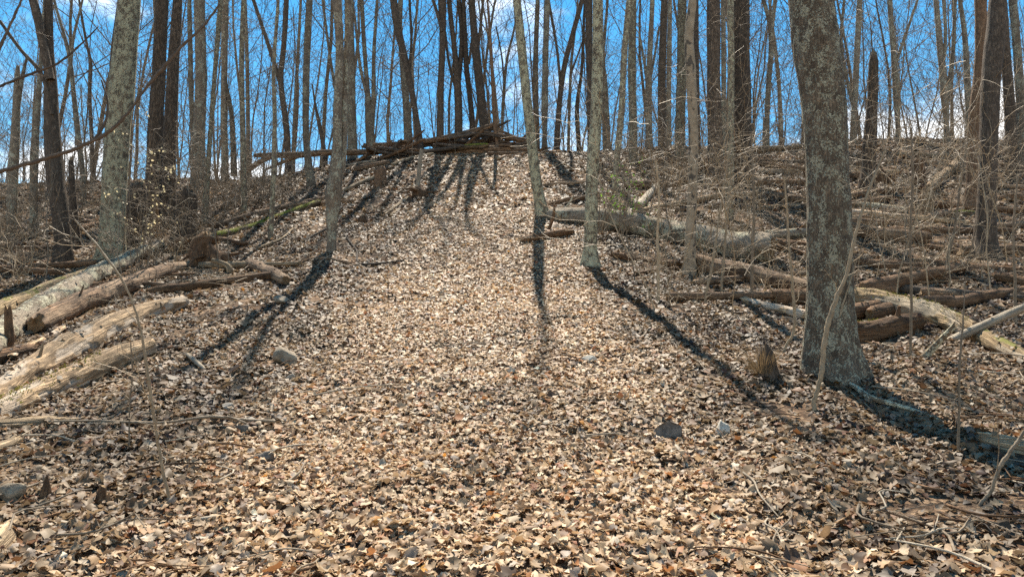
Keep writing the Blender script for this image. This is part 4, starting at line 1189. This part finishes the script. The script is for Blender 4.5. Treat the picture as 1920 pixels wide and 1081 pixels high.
stump('tree_stump', 'leaning furrowed stump with a slanted top beside the furrowed pair', [(343, 450, 46), (345, 420, 42), (350, 385, 38), (352, 362, 34)], 'furrow', ragged=0.25, furrow=0.03)
stump('tree_stump', 'upright grey stump half hidden by the thick lichen trunk', [(256, 458, 40), (256, 420, 36), (256, 380, 34), (257, 348, 30)], 'furrow', ragged=0.35, furrow=0.02)
stump('snapped_stub', 'splintered orange-brown stub at the foot of the furrowed pair', [(291, 446, 16), (292, 415, 12), (293, 380, 6)], 'orange_wood', ragged=0.3, seg=14)
stump('uprooted_stump', 'dark crumbling root mass below the leaning stump', [(396, 494, 62), (393, 478, 54), (388, 460, 42), (392, 442, 26)], 'rotten', ragged=0.35, furrow=0.05, roots=7, lump=0.9, seg=36)
stump('uprooted_stump', 'low dark mound of roots under the leaning stump', [(350, 470, 54), (350, 458, 48), (352, 446, 34)], 'rotten', ragged=0.2, furrow=0.04, roots=6, lump=0.8, seg=36)
stump('tree_stump', 'rotten red-brown stump with a hollow near the crest', [(714, 348, 26), (714, 335, 24), (712, 318, 24)], 'reddish', ragged=0.3, roots=4)
stump('stripped_snag', 'pale bark-stripped pole rising from a dark root mound', [(783, 350, 9), (785, 330, 8), (788, 300, 8), (791, 280, 7)], 'wood_grey', ragged=0.1, seg=14, Y=ground_Y(784, 352))
stump('uprooted_stump', 'dark root mound holding the pale stripped pole', [(787, 368, 30), (786, 358, 24), (785, 350, 12)], 'rotten', ragged=0.2, roots=6)
stump('tree_stump', 'small dark rotten stump below the stripped pole on the slope', [(680, 418, 20), (680, 411, 18), (681, 405, 12)], 'rotten', ragged=0.15)
stump('snapped_stub', 'short dark stub poking from the leaves before the weathered slab', [(190, 948, 20), (190, 930, 18), (193, 912, 12)], 'rotten', ragged=0.06, seg=14)
stump('snapped_stub', 'small pointed dark stub at the picture edge in the leaves', [(86, 935, 24), (87, 910, 14), (88, 892, 5)], 'rotten', ragged=0.06, seg=14)
stump('tree_stump', 'tussock-topped dark stump close to the massive trunk', [(1438, 704, 46), (1437, 685, 40), (1436, 665, 34), (1434, 650, 20)], 'dark', ragged=0.07, furrow=0.03, cap='dark')
stump('tree_stump', 'dark rotten stump behind the thin saplings past the broken snag', [(1720, 345, 26), (1722, 325, 24), (1722, 300, 22)], 'rotten', ragged=0.3)
stump('tree_stump', 'mossy dark stump behind the broken snag foot', [(1652, 345, 30), (1652, 332, 26), (1650, 322, 18)], 'rotten', ragged=0.2, roots=4)


def tuft(name, label, u, v, Yv, n, h, spread, mat='grass_dry'):
    rg = np.random.default_rng(int(u * 7 + v))
    Y = ground_Y(u, Yv); p, t = p2w(u, v, Y)
    V, Q = [], []
    for k in range(n):
        a = rg.random() * 6.28; r = rg.random() ** 0.5 * spread * 0.35
        c = p + np.array([math.cos(a) * r, math.sin(a) * r, -0.06])
        d = np.array([math.cos(a) * rg.uniform(0.1, 0.8), math.sin(a) * rg.uniform(0.1, 0.8), 1.0])
        s = np.array([-math.sin(a), math.cos(a), 0]) * rg.uniform(0.0015, 0.003)
        L = h * rg.uniform(0.5, 1.1); q = c.copy()
        b = len(V); V += [q - s, q + s]
        for i in range(3):
            d = d / np.linalg.norm(d); q = q + d * L / 3; d[2] -= rg.uniform(0.1, 0.5); d[:2] *= 1.15
            w = (0.9, 0.6, 0.1)[i]; V += [q - s * w, q + s * w]
            Q.append((b + i * 2, b + i * 2 + 1, b + i * 2 + 3, b + i * 2 + 2))
    V = np.array(V)
    o = new_obj(name, mesh_np(name, V - p, np.array(Q), None, [M[mat]], None, False), None, tuple(p))
    return tag(o, label, 'grass tuft')


tuft('grass_tuft', 'straw-coloured tuft of dry grass growing on the small dark stump', 1428, 690, 703, 300, 0.50, 0.55)
tuft('grass_tuft', 'tiny tuft of thin dry blades at the bottom of the trail', 712, 1068, 1072, 30, 0.16, 0.15)


# ------------------------------------------------------------------ stones
def rock(label, u, v, w, h, mat, depth=0.8, name='stone', cat='stone', seed=1, flat=False):
    """w, h: size in the photograph; (u, v) its middle"""
    rg = np.random.default_rng(seed)
    import bmesh
    bm = bmesh.new(); bmesh.ops.create_icosphere(bm, subdivisions=3, radius=1.0)
    V = np.array([x.co[:] for x in bm.verts]); F = np.array([[q.index for q in f.verts] for f in bm.faces]); bm.free()
    for k in range(9):
        n = rg.normal(0, 1, 3); n /= np.linalg.norm(n); dd = rg.uniform(0.38, 0.66)
        V = V - np.maximum(0, V @ n - dd)[:, None] * n
    V = V + fbm(V * 2.2, 3, seed)[:, None] * 0.05 * V
    V /= np.abs(V).max(0)
    Y = ground_Y(u, v + h * 0.5) + 0.05
    p, t = p2w(u, v, Y)
    s = np.array([w, w * depth, h * 1.25]) * t / (2 * FPX)
    V = V * s
    o = new_obj(name, mesh_np(name, V, None, F, [M[mat]], None, False), None, tuple(p + [0, s[1] * 0.5, -s[2] * 0.15]))
    o.rotation_euler = (rg.normal(0, 0.08), rg.normal(0, 0.12), rg.normal(0, 0.2))
    return tag(o, label, cat)


rock('flat-topped brown sandstone half sunk in the leaves by the trail', 537, 670, 62, 32, 'rock_brown', seed=3)
rock('small grey stone just below the brown sandstone', 540, 708, 26, 14, 'rock_grey', seed=4)
rock('angular dark grey stone with a pale top on the open trail', 1260, 808, 62, 40, 'rock_dark', seed=15)
rock('rounded pale stone next to the angular dark one', 1355, 803, 30, 36, 'rock_pale', seed=6)
rock('flat light stone lying in the middle of the trail', 1105, 674, 32, 16, 'rock_pale', seed=7)
rock('thin grey slate by the long stick', 467, 788, 44, 14, 'rock_grey', seed=8)
rock('grey stone uphill of the thin slate', 425, 764, 24, 18, 'rock_grey', seed=9)
rock('dark lump of stone under the long stick', 452, 805, 30, 20, 'rock_dark', seed=10)
rock('dark blocky stone with a pale chip beside it', 493, 856, 34, 34, 'rock_dark', seed=11)
rock('dark brown boulder at the picture edge under the dead leaves', 20, 925, 56, 40, 'rock_brown', seed=12)
rock('brown slab of stone at the very bottom of the picture', 232, 1078, 76, 20, 'rock_brown', seed=13)
rock('mossy tan stone in shade near the short dark log', 528, 562, 38, 16, 'rock_brown', seed=14)

# ------------------------------------------------------------------ saplings, shrubs, sticks
def stem(name, label, pts, mat='twig', Y=None, twigs=6, tl=0.5, cat='sapling', group=None, ground=True, dY=0.0, tr=0.005):
    log_seed[0] += 1; rg = np.random.default_rng(9000 + log_seed[0])
    Y = Y or ground_Y(pts[0][0], pts[0][1])
    rows = []
    for i, (u, v, w) in enumerate(pts):
        p, t = p2w(u, v, Y + dY * i / (len(pts) - 1)); rows.append([*p, w * t / (2 * FPX)])
    rows = np.array(rows)
    if ground:
        b = rows[0].copy(); b[2] -= 0.1; rows = np.vstack([b, rows])
    R = catmull(rows, 14 + 6 * len(pts))
    R[2:, :3] += rg.normal(0, 1, (len(R) - 2, 3)) * R[2:, 3:4] * 0.14          # nodes and small kinks
    org = R[1, :3].copy()
    e = new_obj(name, None, None, tuple(org)); tag(e, label, cat, group)
    T = Tubes(); T.add(R[:, :3], np.maximum(R[:, 3] * (1 + 0.25 * (rg.random(len(R)) < 0.15)), 0.0025), 8, trunk_bump(0.2))
    new_obj('stem', T.mesh('stem', [M[mat]], origin=org), e)
    if twigs:
        T = Tubes()
        for k in range(twigs):
            i = rg.integers(len(R) // 4, len(R) - 1); d = R[min(i + 1, len(R) - 1), :3] - R[i - 1, :3]; d /= np.linalg.norm(d)
            ax = rg.normal(0, 1, 3); ax -= d * ax.dot(d); ax /= np.linalg.norm(ax)
            nd = d * 0.7 + ax * 0.7
            grow([T], R[i, :3], nd, tl * rg.uniform(0.4, 1.2), min(tr, R[i, 3] * 0.7), 3, 4, rg, (0, 0, 0, 4), 0.15, 9, 0.25, 0.2, 0.6, 0.0018)
        new_obj('twigs', T.mesh('twigs', [M[mat]], origin=org), e)['kind'] = 'stuff'
    return e


# near saplings that stand out
stem('sapling', 'tall thin sapling in front of the near log pile, bending over it', [(318, 948, 8), (305, 880, 7), (288, 780, 6), (275, 690, 6), (262, 610, 5), (232, 530, 5), (190, 470, 4), (140, 412, 3)], 'twig_pale', twigs=7)
stem('sapling', 'thin double-stemmed seedling beside the tall bending sapling', [(242, 845, 4), (243, 760, 3), (248, 690, 3), (245, 640, 2)], 'twig', twigs=4, tl=0.25)
stem('sapling', 'stout tan sapling crossing in front of the massive trunk', [(1524, 772, 12), (1535, 720, 10), (1542, 690, 10), (1546, 640, 9), (1558, 590, 10), (1568, 560, 9), (1585, 520, 8), (1604, 440, 6), (1625, 370, 5), (1660, 280, 3)], 'twig_pale', twigs=6)
stem('sapling', 'thin pale sapling beside the stout one against the massive trunk', [(1557, 716, 5), (1562, 650, 5), (1572, 600, 4), (1590, 540, 3), (1612, 470, 2)], 'twig_pale', twigs=2)
stem('sapling', 'arching brown shoot at the bottom corner by the rotten log end', [(1838, 948, 9), (1858, 920, 8), (1870, 885, 8), (1895, 845, 7), (1935, 790, 6)], 'twig', twigs=1)
stem('sapling', 'lone leafless sapling near the rotten log end at the picture edge', [(1797, 855, 6), (1798, 780, 5), (1799, 690, 4), (1806, 600, 3), (1810, 520, 2)], 'twig', twigs=3, tl=0.3)
stem('sapling', 'straight thin sapling between the massive trunk and the propped stick', [(1708, 672, 6), (1709, 560, 5), (1707, 440, 5), (1711, 330, 4), (1708, 240, 3)], 'twig', twigs=5, tl=0.4)
stem('sapling', 'crooked tan sapling just before the massive trunk on the trail side', [(1470, 662, 7), (1488, 620, 6), (1487, 550, 6), (1480, 470, 5), (1476, 400, 4), (1470, 330, 3)], 'twig_pale', twigs=5, tl=0.4)
stem('sapling', 'pale straight sapling in front of the brown log below the biggest one', [(1234, 566, 7), (1234, 500, 6), (1233, 430, 6), (1236, 370, 4), (1230, 300, 3)], 'twig_pale', twigs=5, tl=0.4)
stem('sapling', 'thin slanting sapling below the furrowed trunk', [(1322, 572, 5), (1335, 500, 5), (1348, 410, 4), (1362, 320, 3), (1372, 250, 2)], 'twig_pale', twigs=5, tl=0.4)
stem('sapling', 'straight pale sapling below the broad knothole trunk', [(1353, 552, 6), (1358, 470, 5), (1364, 400, 5), (1372, 330, 3)], 'twig_pale', twigs=4, tl=0.4)
stem('sapling', 'upright greenish sapling over the hollow end of the biggest log', [(1410, 556, 7), (1411, 480, 6), (1414, 400, 5), (1412, 330, 4), (1408, 250, 3)], 'twig', twigs=5, tl=0.4)
stem('sapling', 'tall sapling by the long mossy log at its middle', [(1905, 612, 6), (1903, 520, 5), (1900, 430, 4), (1908, 330, 3)], 'twig', twigs=5, tl=0.5)
stem('sapling', 'pale bent sapling between broken snag and twin trunks', [(1772, 520, 6), (1790, 430, 5), (1800, 350, 4), (1815, 260, 3)], 'twig', twigs=5, tl=0.5)
# limbs reaching in from a young tree outside the view
ov = stem('overhanging_branch', 'long curved brown branch sweeping across the thick lichen trunk', [(-130, 360, 10), (-60, 340, 8), (0, 322, 8), (80, 299, 8), (150, 275, 7), (185, 259, 7), (215, 238, 8), (240, 212, 6), (268, 172, 5), (295, 140, 7), (340, 88, 5), (385, 45, 4), (412, 8, 3)], 'branch_red', Y=6.0, twigs=0, cat='branch', ground=False)
for lp, nm in (([(176, 262, 5), (195, 235, 5), (202, 195, 4), (190, 150, 3)], 'twig'), ([(198, 215, 3), (180, 180, 2)], 'twig')):
    rows = np.array([[*p2w(u, v, 6.0)[0], w * 6.0 / (2 * FPX)] for u, v, w in lp]); R = catmull(rows, 12)
    T = Tubes(); T.add(R[:, :3], R[:, 3], 7)
    new_obj(nm, T.mesh(nm, [M['branch_red']], origin=np.array(ov.location)), ov)
stem('overhanging_branch', 'slim pinkish twig slanting above the long curved branch', [(-90, 205, 6), (0, 162, 5), (60, 138, 5), (110, 118, 4), (150, 85, 3), (185, 50, 2)], 'branch_red', Y=5.6, twigs=2, tl=0.2, cat='branch', ground=False)
stem('overhanging_branch', 'short reddish twig at the upper picture corner', [(-30, 150, 7), (0, 88, 6), (20, 45, 5), (40, 0, 4), (50, -40, 3)], 'branch_red', Y=5.2, twigs=0, cat='branch', ground=False)
# the young tree those limbs grow from, just out of view
yt = new_obj('young_tree', None, None, (-4.9, 6.0, float(hgt(-4.9, 6.0)))); tag(yt, 'young tree just beyond the picture edge carrying the overhanging branches', 'tree')
o0 = np.array(yt.location)
T = Tubes(); rr = catmull(np.array([[-4.9, 6.0, o0[2] - 0.2, 0.06], [-4.85, 6.0, o0[2] + 1.2, 0.05], [-4.75, 5.9, 3.0, 0.045], [-4.6, 5.7, 5.0, 0.035], [-4.7, 5.6, 8.0, 0.01]]), 40)
T.add(rr[:, :3], rr[:, 3], 12, trunk_bump(0.08)); new_obj('trunk', T.mesh('trunk', [M['branch_red']], origin=o0), yt)
for Y_, u0, v0, w0 in ((6.0, -130, 360, 13), (5.6, -90, 205, 6), (5.2, -30, 150, 7)):
    p, t = p2w(u0, v0, Y_); z0 = p[2] - 0.5
    q = np.array([np.interp(z0, rr[:, 2], rr[:, k]) for k in range(2)])
    R = catmull(np.array([[q[0], q[1], z0], (np.array([q[0], q[1], z0]) + p) / 2 + [0, 0, -0.03], p + [0.02, 0, 0]]), 10)
    T = Tubes(); T.add(R, np.linspace(w0 * t / 1800, w0 * t / 2800, 10), 8)
    new_obj('limb', T.mesh('limb', [M['branch_red']], origin=o0), yt)

# loose sticks on the leaves
def stick(label, pts, mat='twig', name='fallen_stick', group=None, lift=0.02):
    log_seed[0] += 1
    rows = []
    for (u, v, w) in pts:
        Y = ground_Y(u, v + w * 0.5); p, t = p2w(u, v, Y); rows.append([p[0], p[1], float(hgt(p[0], p[1])) + lift + w * t / (2 * FPX), w * t / (2 * FPX)])
    R = catmull(np.array(rows), 8 + 5 * len(pts)); org = R[len(R) // 2, :3].copy()
    T = Tubes(); T.add(R[:, :3], np.maximum(R[:, 3], 0.003), 8, trunk_bump(0.25), (True, True))
    o = new_obj(name, T.mesh(name, [M[mat]], origin=org), None, tuple(org)); return tag(o, label, 'stick', group)


stick('long thin stick lying from the weathered slab out to the trail', [(90, 800, 5), (170, 798, 5), (250, 802, 6), (320, 800, 6), (400, 790, 7), (450, 796, 6), (516, 800, 6)], 'twig', lift=0.05)
stick('bent dark stick with an elbow lying on the upper trail', [(645, 440, 4), (668, 470, 4), (690, 497, 5), (725, 494, 4), (757, 489, 3)], 'dark')
stick('slim branch lying downhill of the shaggy forked tree', [(530, 478, 4), (570, 452, 4), (612, 430, 5)], 'dark')
stick('pale stick end beside the slim bent tree', [(484, 466, 6), (515, 455, 5), (550, 430, 3)], 'wood')
stick('root-like grey branch running downhill from the massive trunk', [(1560, 706, 8), (1600, 728, 10), (1640, 752, 11), (1690, 768, 10), (1762, 792, 8)], 'log_grey', lift=0.03)
stick('pale thin splinter beside the root-like branch', [(1592, 735, 4), (1615, 755, 4), (1640, 775, 3)], 'wood')
stick('dark decayed stick in the leaves toward the bottom corner', [(1640, 882, 9), (1690, 905, 10), (1730, 918, 9), (1772, 926, 7)], 'rotten')
stick('short forked pale stick under the lone leafless sapling', [(1740, 878, 5), (1770, 868, 6), (1798, 850, 5)], 'wood_grey')
stick('thin horizontal twig across the lower trail leaves', [(1400, 905, 3), (1470, 900, 3), (1550, 895, 3)], 'wood')
stick('greenish twig in the leaves near the bottom edge', [(1392, 980, 5), (1440, 1005, 6), (1500, 1025, 5)], 'twig')
stick('short straight twig poking out near the bottom edge', [(1438, 1040, 6), (1450, 1060, 6), (1465, 1081, 5)], 'twig_pale')
stick('dark twig pointing down the slope in the foreground leaves', [(535, 920, 5), (560, 945, 6), (582, 968, 5)], 'dark')
stick('pale slender twig near the foot of the tall bending sapling', [(345, 868, 4), (380, 900, 4), (412, 922, 4)], 'twig_pale')
stick('short grey stick among the foreground leaves', [(362, 982, 9), (380, 978, 9), (400, 974, 8)], 'wood_grey')
stick('thick dark stick by the small stubs in the leaves', [(75, 978, 8), (100, 972, 9), (135, 962, 7)], 'rotten')
stick('stick lying just in front of the weathered slab', [(10, 850, 7), (60, 835, 7), (120, 818, 6)], 'twig')
stick('pale stick in the leaves uphill by the leaning lichen trunk', [(965, 420, 4), (978, 412, 4), (988, 404, 3)], 'wood')
stick('greyish bark strip standing out in the leaves by the near pile', [(352, 668, 9), (368, 682, 10), (384, 695, 6)], 'wood_grey')

# small dead twigs shed all over the leaves: a few shapes, copied
TW = []
for k in range(8):
    rg = np.random.default_rng(450 + k); T = Tubes()
    L = rg.uniform(0.35, 0.9)
    pts = catmull(np.array([[-L / 2, 0, 0], [-L / 6, rg.normal(0, 0.05), 0.02], [L / 6, rg.normal(0, 0.05), 0.03], [L / 2, rg.normal(0, 0.08), 0.0]]), 9)
    T.add(pts, np.linspace(0.011, 0.004, 9), 6, trunk_bump(0.2), (True, True))
    if k % 2:
        T.add([pts[4], pts[4] + [0.12, rg.choice([-1, 1]) * 0.10, 0.02], pts[4] + [0.22, rg.choice([-1, 1]) * 0.2, 0.02]], [0.006, 0.004, 0.003], 5)
    TW.append((T.mesh('dead_twig', [M['twig']]), T.mesh('dead_twig', [M['wood_grey']]), T.mesh('dead_twig', [M['rotten']])))
rt = np.random.default_rng(91)
AREAS = (((3.9, 8.5), 55, 'on the foreground leaves'), ((8.5, 16), 65, 'on the middle slope leaves'), ((16, 30), 60, 'on the upper slope leaves'))
for (ya, yb), n, where in AREAS:
    q = []
    for k in range(n):
        Y = rt.uniform(ya, yb); x = rt.uniform(-0.72, 0.72) * Y
        if rt.random() < 0.6 and -0.25 * Y < x < 0.25 * Y: x = math.copysign(rt.uniform(0.3, 0.7) * Y, x)
        q.append((x, Y))
    kinds = rt.integers(0, 3, n); lbs = [None] * n
    for kd in range(3):
        sel = [i for i in range(n) if kinds[i] == kd]
        for i, lb in zip(sel, name_in_order([960 + q[i][0] / q[i][1] * FPX for i in sel], '{} ' + ('thin brown', 'bleached grey', 'dark decayed')[kd] + ' twig ' + where + ', rightward from {}')): lbs[i] = lb
    for (x, Y), kind, lb in zip(q, kinds, lbs):
        o = new_obj('dead_twig', TW[rt.integers(0, 8)][kind], None, (x, Y, float(hgt(x, Y)) + 0.055))
        sl = math.atan2(float(hgt(x, Y + 0.2) - hgt(x, Y - 0.2)), 0.4)
        o.rotation_euler = (sl, rt.normal(0, 0.06), rt.random() * 6.28) if False else (Quaternion((1, 0, 0), sl) @ Quaternion((0, 0, 1), rt.random() * 6.28)).to_euler()
        sc_ = rt.uniform(0.7, 1.5); o.scale = (sc_,) * 3
        tag(o, lb, 'twig', ('thin brown', 'bleached grey', 'dark decayed')[kind] + ' twigs ' + where)

# spray of dead stalks beside the uprooted stump
STK = []
for k in range(4):
    rg = np.random.default_rng(470 + k); T = Tubes()
    pts = catmull(np.array([[0, 0, 0], [0.5, rg.normal(0, 0.03), 0.05], [1.0, rg.normal(0, 0.06), 0.06], [1.5, rg.normal(0, 0.1), 0.0]]), 8)
    T.add(pts, np.linspace(0.009, 0.004, 8), 5); STK.append(T.mesh('dead_stalk', [M['twig_pale']]))
for k in range(26):
    u = rt.uniform(330, 470); v = rt.uniform(505, 545); Y = ground_Y(u, v); x = (u - 960) / FPX * Y
    o = new_obj('dead_stalk', STK[k % 4], None, (x, Y, float(hgt(x, Y)) + rt.uniform(0.04, 0.16)))
    o.rotation_euler = (rt.normal(0, 0.1), rt.normal(0.0, 0.12), rt.normal(2.5, 0.5)); o.scale = (rt.uniform(0.6, 1.2),) * 3
    tag(o, 'pale dead stalk in the spray of stalks beside the uprooted stump', 'stalk', 'dead stalks beside the uprooted stump')

# copies: sapling and shrub meshes built once
SAP = []
for k in range(9):
    rg = np.random.default_rng(400 + k); T = Tubes()
    grow([T], (0, 0, -0.15), (rg.normal(0, 0.10), rg.normal(0, 0.10), 1), rg.uniform(2.6, 4.2), rg.uniform(0.011, 0.017), 0, 2, rg, (7, 3), 0.15, 7, 0.22, 0.25, 0.55, 0.0045)
    SAP.append(T)
SAP_D = [T.mesh('sapling', [M['twig']]) for T in SAP]
SAP_P = [T.mesh('sapling', [M['twig_pale']]) for T in SAP]
SHR = []
for k in range(6):
    rg = np.random.default_rng(500 + k); T = Tubes()
    for j in range(9):
        a = rg.random() * 6.28; tl = rg.uniform(0.25, 0.9)
        d = np.array([math.cos(a) * tl, math.sin(a) * tl, 1.0]); d /= np.linalg.norm(d)
        grow([T], (rg.normal(0, 0.12), rg.normal(0, 0.12), -0.1), d, rg.uniform(1.0, 2.4), rg.uniform(0.007, 0.012), 1, 2, rg, (0, 5), -0.55 if j % 2 else 0.1, 8, 0.28, 0.2, 0.6, 0.0045)
    SHR.append(T)
SHR_D = [T.mesh('shrub', [M['twig']]) for T in SHR]
SHR_P = [T.mesh('shrub', [M['twig_pale']]) for T in SHR]
rs = np.random.default_rng(88)


def scatter(meshes, n, ur, Yr, s, name, fmt, cat, group, avoid_trail=True):
    spots = []
    while len(spots) < n:
        u = rs.uniform(*ur); Y = Yr[0] + (Yr[1] - Yr[0]) * rs.random() ** 0.8
        x = (u - 960) / FPX * Y
        if avoid_trail and -2.9 - 0.02 * Y < x < 1.3 + 0.06 * Y and Y < 36: continue
        if Y < 14.5 and abs(u - 1555) < 70: continue
        spots.append((u, x, Y))
    for (u, x, Y), lb in zip(spots, name_in_order([q[0] for q in spots], fmt)):
        o = new_obj(name, meshes[rs.integers(0, len(meshes))], None, (x, Y, float(hgt(x, Y))))
        o.rotation_euler = (rs.normal(0, 0.09), rs.normal(0, 0.09), rs.random() * 6.28)
        q = rs.uniform(*s); o.scale = (q, q, q * rs.uniform(0.85, 1.2))
        tag(o, lb, cat, group)


scatter(SAP_P, 40, (1130, 1960), (12.5, 26), (0.6, 1.2), 'sapling', '{} pale thin sapling among the strewn logs, counting rightward from {}', 'sapling', 'pale saplings among the strewn logs')
scatter(SAP_D, 60, (1130, 1960), (17, 40), (0.8, 1.5), 'sapling', '{} brown leafless sapling on the log-strewn slope, rightward from {}', 'sapling', 'brown saplings on the log-strewn slope')
scatter(SAP_D, 46, (-40, 560), (17, 39), (0.8, 1.5), 'sapling', '{} brown leafless sapling in the brush behind the pile, rightward from {}', 'sapling', 'saplings in the brush behind the pile')
scatter(SAP_D, 34, (600, 1120), (36.5, 40), (0.5, 0.9), 'sapling', '{} thin upright sapling before the ridge heap, rightward from {}', 'sapling', 'saplings along the ridge heap', False)
scatter(SHR_P, 9, (-40, 330), (18.5, 26), (0.7, 1.1), 'brush_shrub', '{} tangled pale bramble behind the log pile, rightward from {}', 'shrub', 'tangled shrubs behind the near pile')
scatter(SHR_D, 36, (-60, 520), (21, 38), (0.9, 1.6), 'brush_shrub', '{} tangled brown bramble beneath the trees, rightward from {}', 'shrub', 'brown shrubs under the trees behind the pile')
scatter(SHR_P, 18, (1180, 1960), (14.5, 27), (0.5, 0.9), 'brush_shrub', '{} low pale twig tangle among the strewn logs, rightward from {}', 'shrub', 'pale twig tangles among the strewn logs')
scatter(SHR_D, 26, (1120, 1960), (26, 41), (0.9, 1.6), 'brush_shrub', '{} bushy brown shrub high on the slope, rightward from {}', 'shrub', 'brown shrubs high on the log-strewn slope')


scatter(SHR_D, 34, (-40, 1960), (38.5, 44), (0.7, 1.3), 'brush_shrub', '{} low brown shrub along the ridge crest, rightward from {}', 'shrub', 'shrubs along the ridge crest', False)
scatter(SHR_D, 12, (380, 720), (27, 37), (0.5, 0.9), 'brush_shrub', '{} small brown shrub below the suspended log, rightward from {}', 'shrub', 'shrubs below the suspended log')


# shrubs that still carry or already show leaves
def leafy(name, label, boxes, n, Y, mat, ls, cat='shrub', stems=5, group=None):
    log_seed[0] += 1; rg = np.random.default_rng(600 + log_seed[0])
    us = [b[0] for b in boxes]; ub = float(np.mean(us))
    x = (ub - 960) / FPX * Y; org = np.array([x, Y, float(hgt(x, Y))])
    e = new_obj(name, None, None, tuple(org)); tag(e, label, cat, group)
    T = Tubes(); V, Q = [], []
    tips = []
    for j in range(stems):
        b = boxes[rg.integers(0, len(boxes))]
        tgt = p2w(rg.uniform(b[0], b[2]), rg.uniform(b[1], b[3]), Y + rg.normal(0, 0.4))[0]
        pts = catmull(np.array([org + [rg.normal(0, 0.1), rg.normal(0, 0.1), -0.1], (org + tgt) / 2 + rg.normal(0, 0.15, 3), tgt]), 10)
        T.add(pts, np.linspace(0.014, 0.004, 10), 6)
        for k in range(8):
            i = rg.integers(3, 9); d = rg.normal(0, 1, 3); d[2] = abs(d[2]) * 0.3; d /= np.linalg.norm(d)
            L = rg.uniform(0.3, 0.9); q = np.array([pts[i], pts[i] + d * L * 0.5 + rg.normal(0, 0.04, 3), pts[i] + d * L])
            T.add(q, [0.005, 0.004, 0.003], 4); tips += [q[1], q[2], (q[1] + q[2]) / 2]
    new_obj('stem', T.mesh('stem', [M['twig']], origin=org), e)
    for k in range(n):
        c = tips[rg.integers(0, len(tips))] + rg.normal(0, 0.06, 3)
        a = rg.normal(0, 1, 3); a /= np.linalg.norm(a); b = np.cross(a, rg.normal(0, 1, 3)); b /= np.linalg.norm(b)
        L = ls * rg.uniform(0.6, 1.2); nrm = np.cross(a, b)
        i = len(V); V += [c, c + a * L * 0.5 + b * L * 0.28 + nrm * L * 0.08, c + a * L, c + a * L * 0.5 - b * L * 0.28 + nrm * L * 0.08]
        Q.append((i, i + 1, i + 2, i + 3))
    fo = new_obj('foliage', mesh_np('foliage', np.array(V) - org, np.array(Q), None, [M[mat]], None, False), e); fo['kind'] = 'stuff'
    return e


leafy('beech_sapling', 'young tree holding small pale yellow leaves before the furrowed pair', [(245, 190, 300, 345), (270, 240, 330, 350)], 150, 19.0, 'leaf_beech', 0.09, 'sapling', 7)
leafy('leafing_shrub', 'shrub with fresh bright green leaves behind the straight trail trunk', [(1160, 280, 1215, 345)], 170, 21.5, 'leaf_green', 0.085, 'shrub', 6)
leafy('budding_shrub', 'wide shrub with tiny yellowish buds reaching across the big log', [(1110, 200, 1260, 330), (1130, 240, 1250, 380)], 260, 22.5, 'leaf_beech', 0.035, 'shrub', 14)


# leaves lodged on the logs
LD = np.array(LODGED); n = len(LD)
P = make_leaves(n, 3, rl, 0.05 + 0.05 * rl.random(n))
yaw = rl.random(n) * 6.283; nr = LD[:, 3:] + rl.normal(0, 0.25, (n, 3)); nr /= np.linalg.norm(nr, axis=1)[:, None]
a_ = np.stack([np.cos(yaw), np.sin(yaw), 0 * yaw], -1); a_ -= nr * (a_ * nr).sum(1)[:, None]; a_ /= np.linalg.norm(a_, axis=1)[:, None]
W = np.einsum('nij,nkj->nki', np.stack([a_, np.cross(nr, a_), nr], -1), P) + LD[:, None, :3]
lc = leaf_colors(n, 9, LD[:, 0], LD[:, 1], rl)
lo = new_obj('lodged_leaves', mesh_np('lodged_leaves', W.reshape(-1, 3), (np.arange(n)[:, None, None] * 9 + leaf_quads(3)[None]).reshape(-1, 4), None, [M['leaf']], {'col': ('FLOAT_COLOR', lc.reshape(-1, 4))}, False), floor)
lo['kind'] = 'stuff'
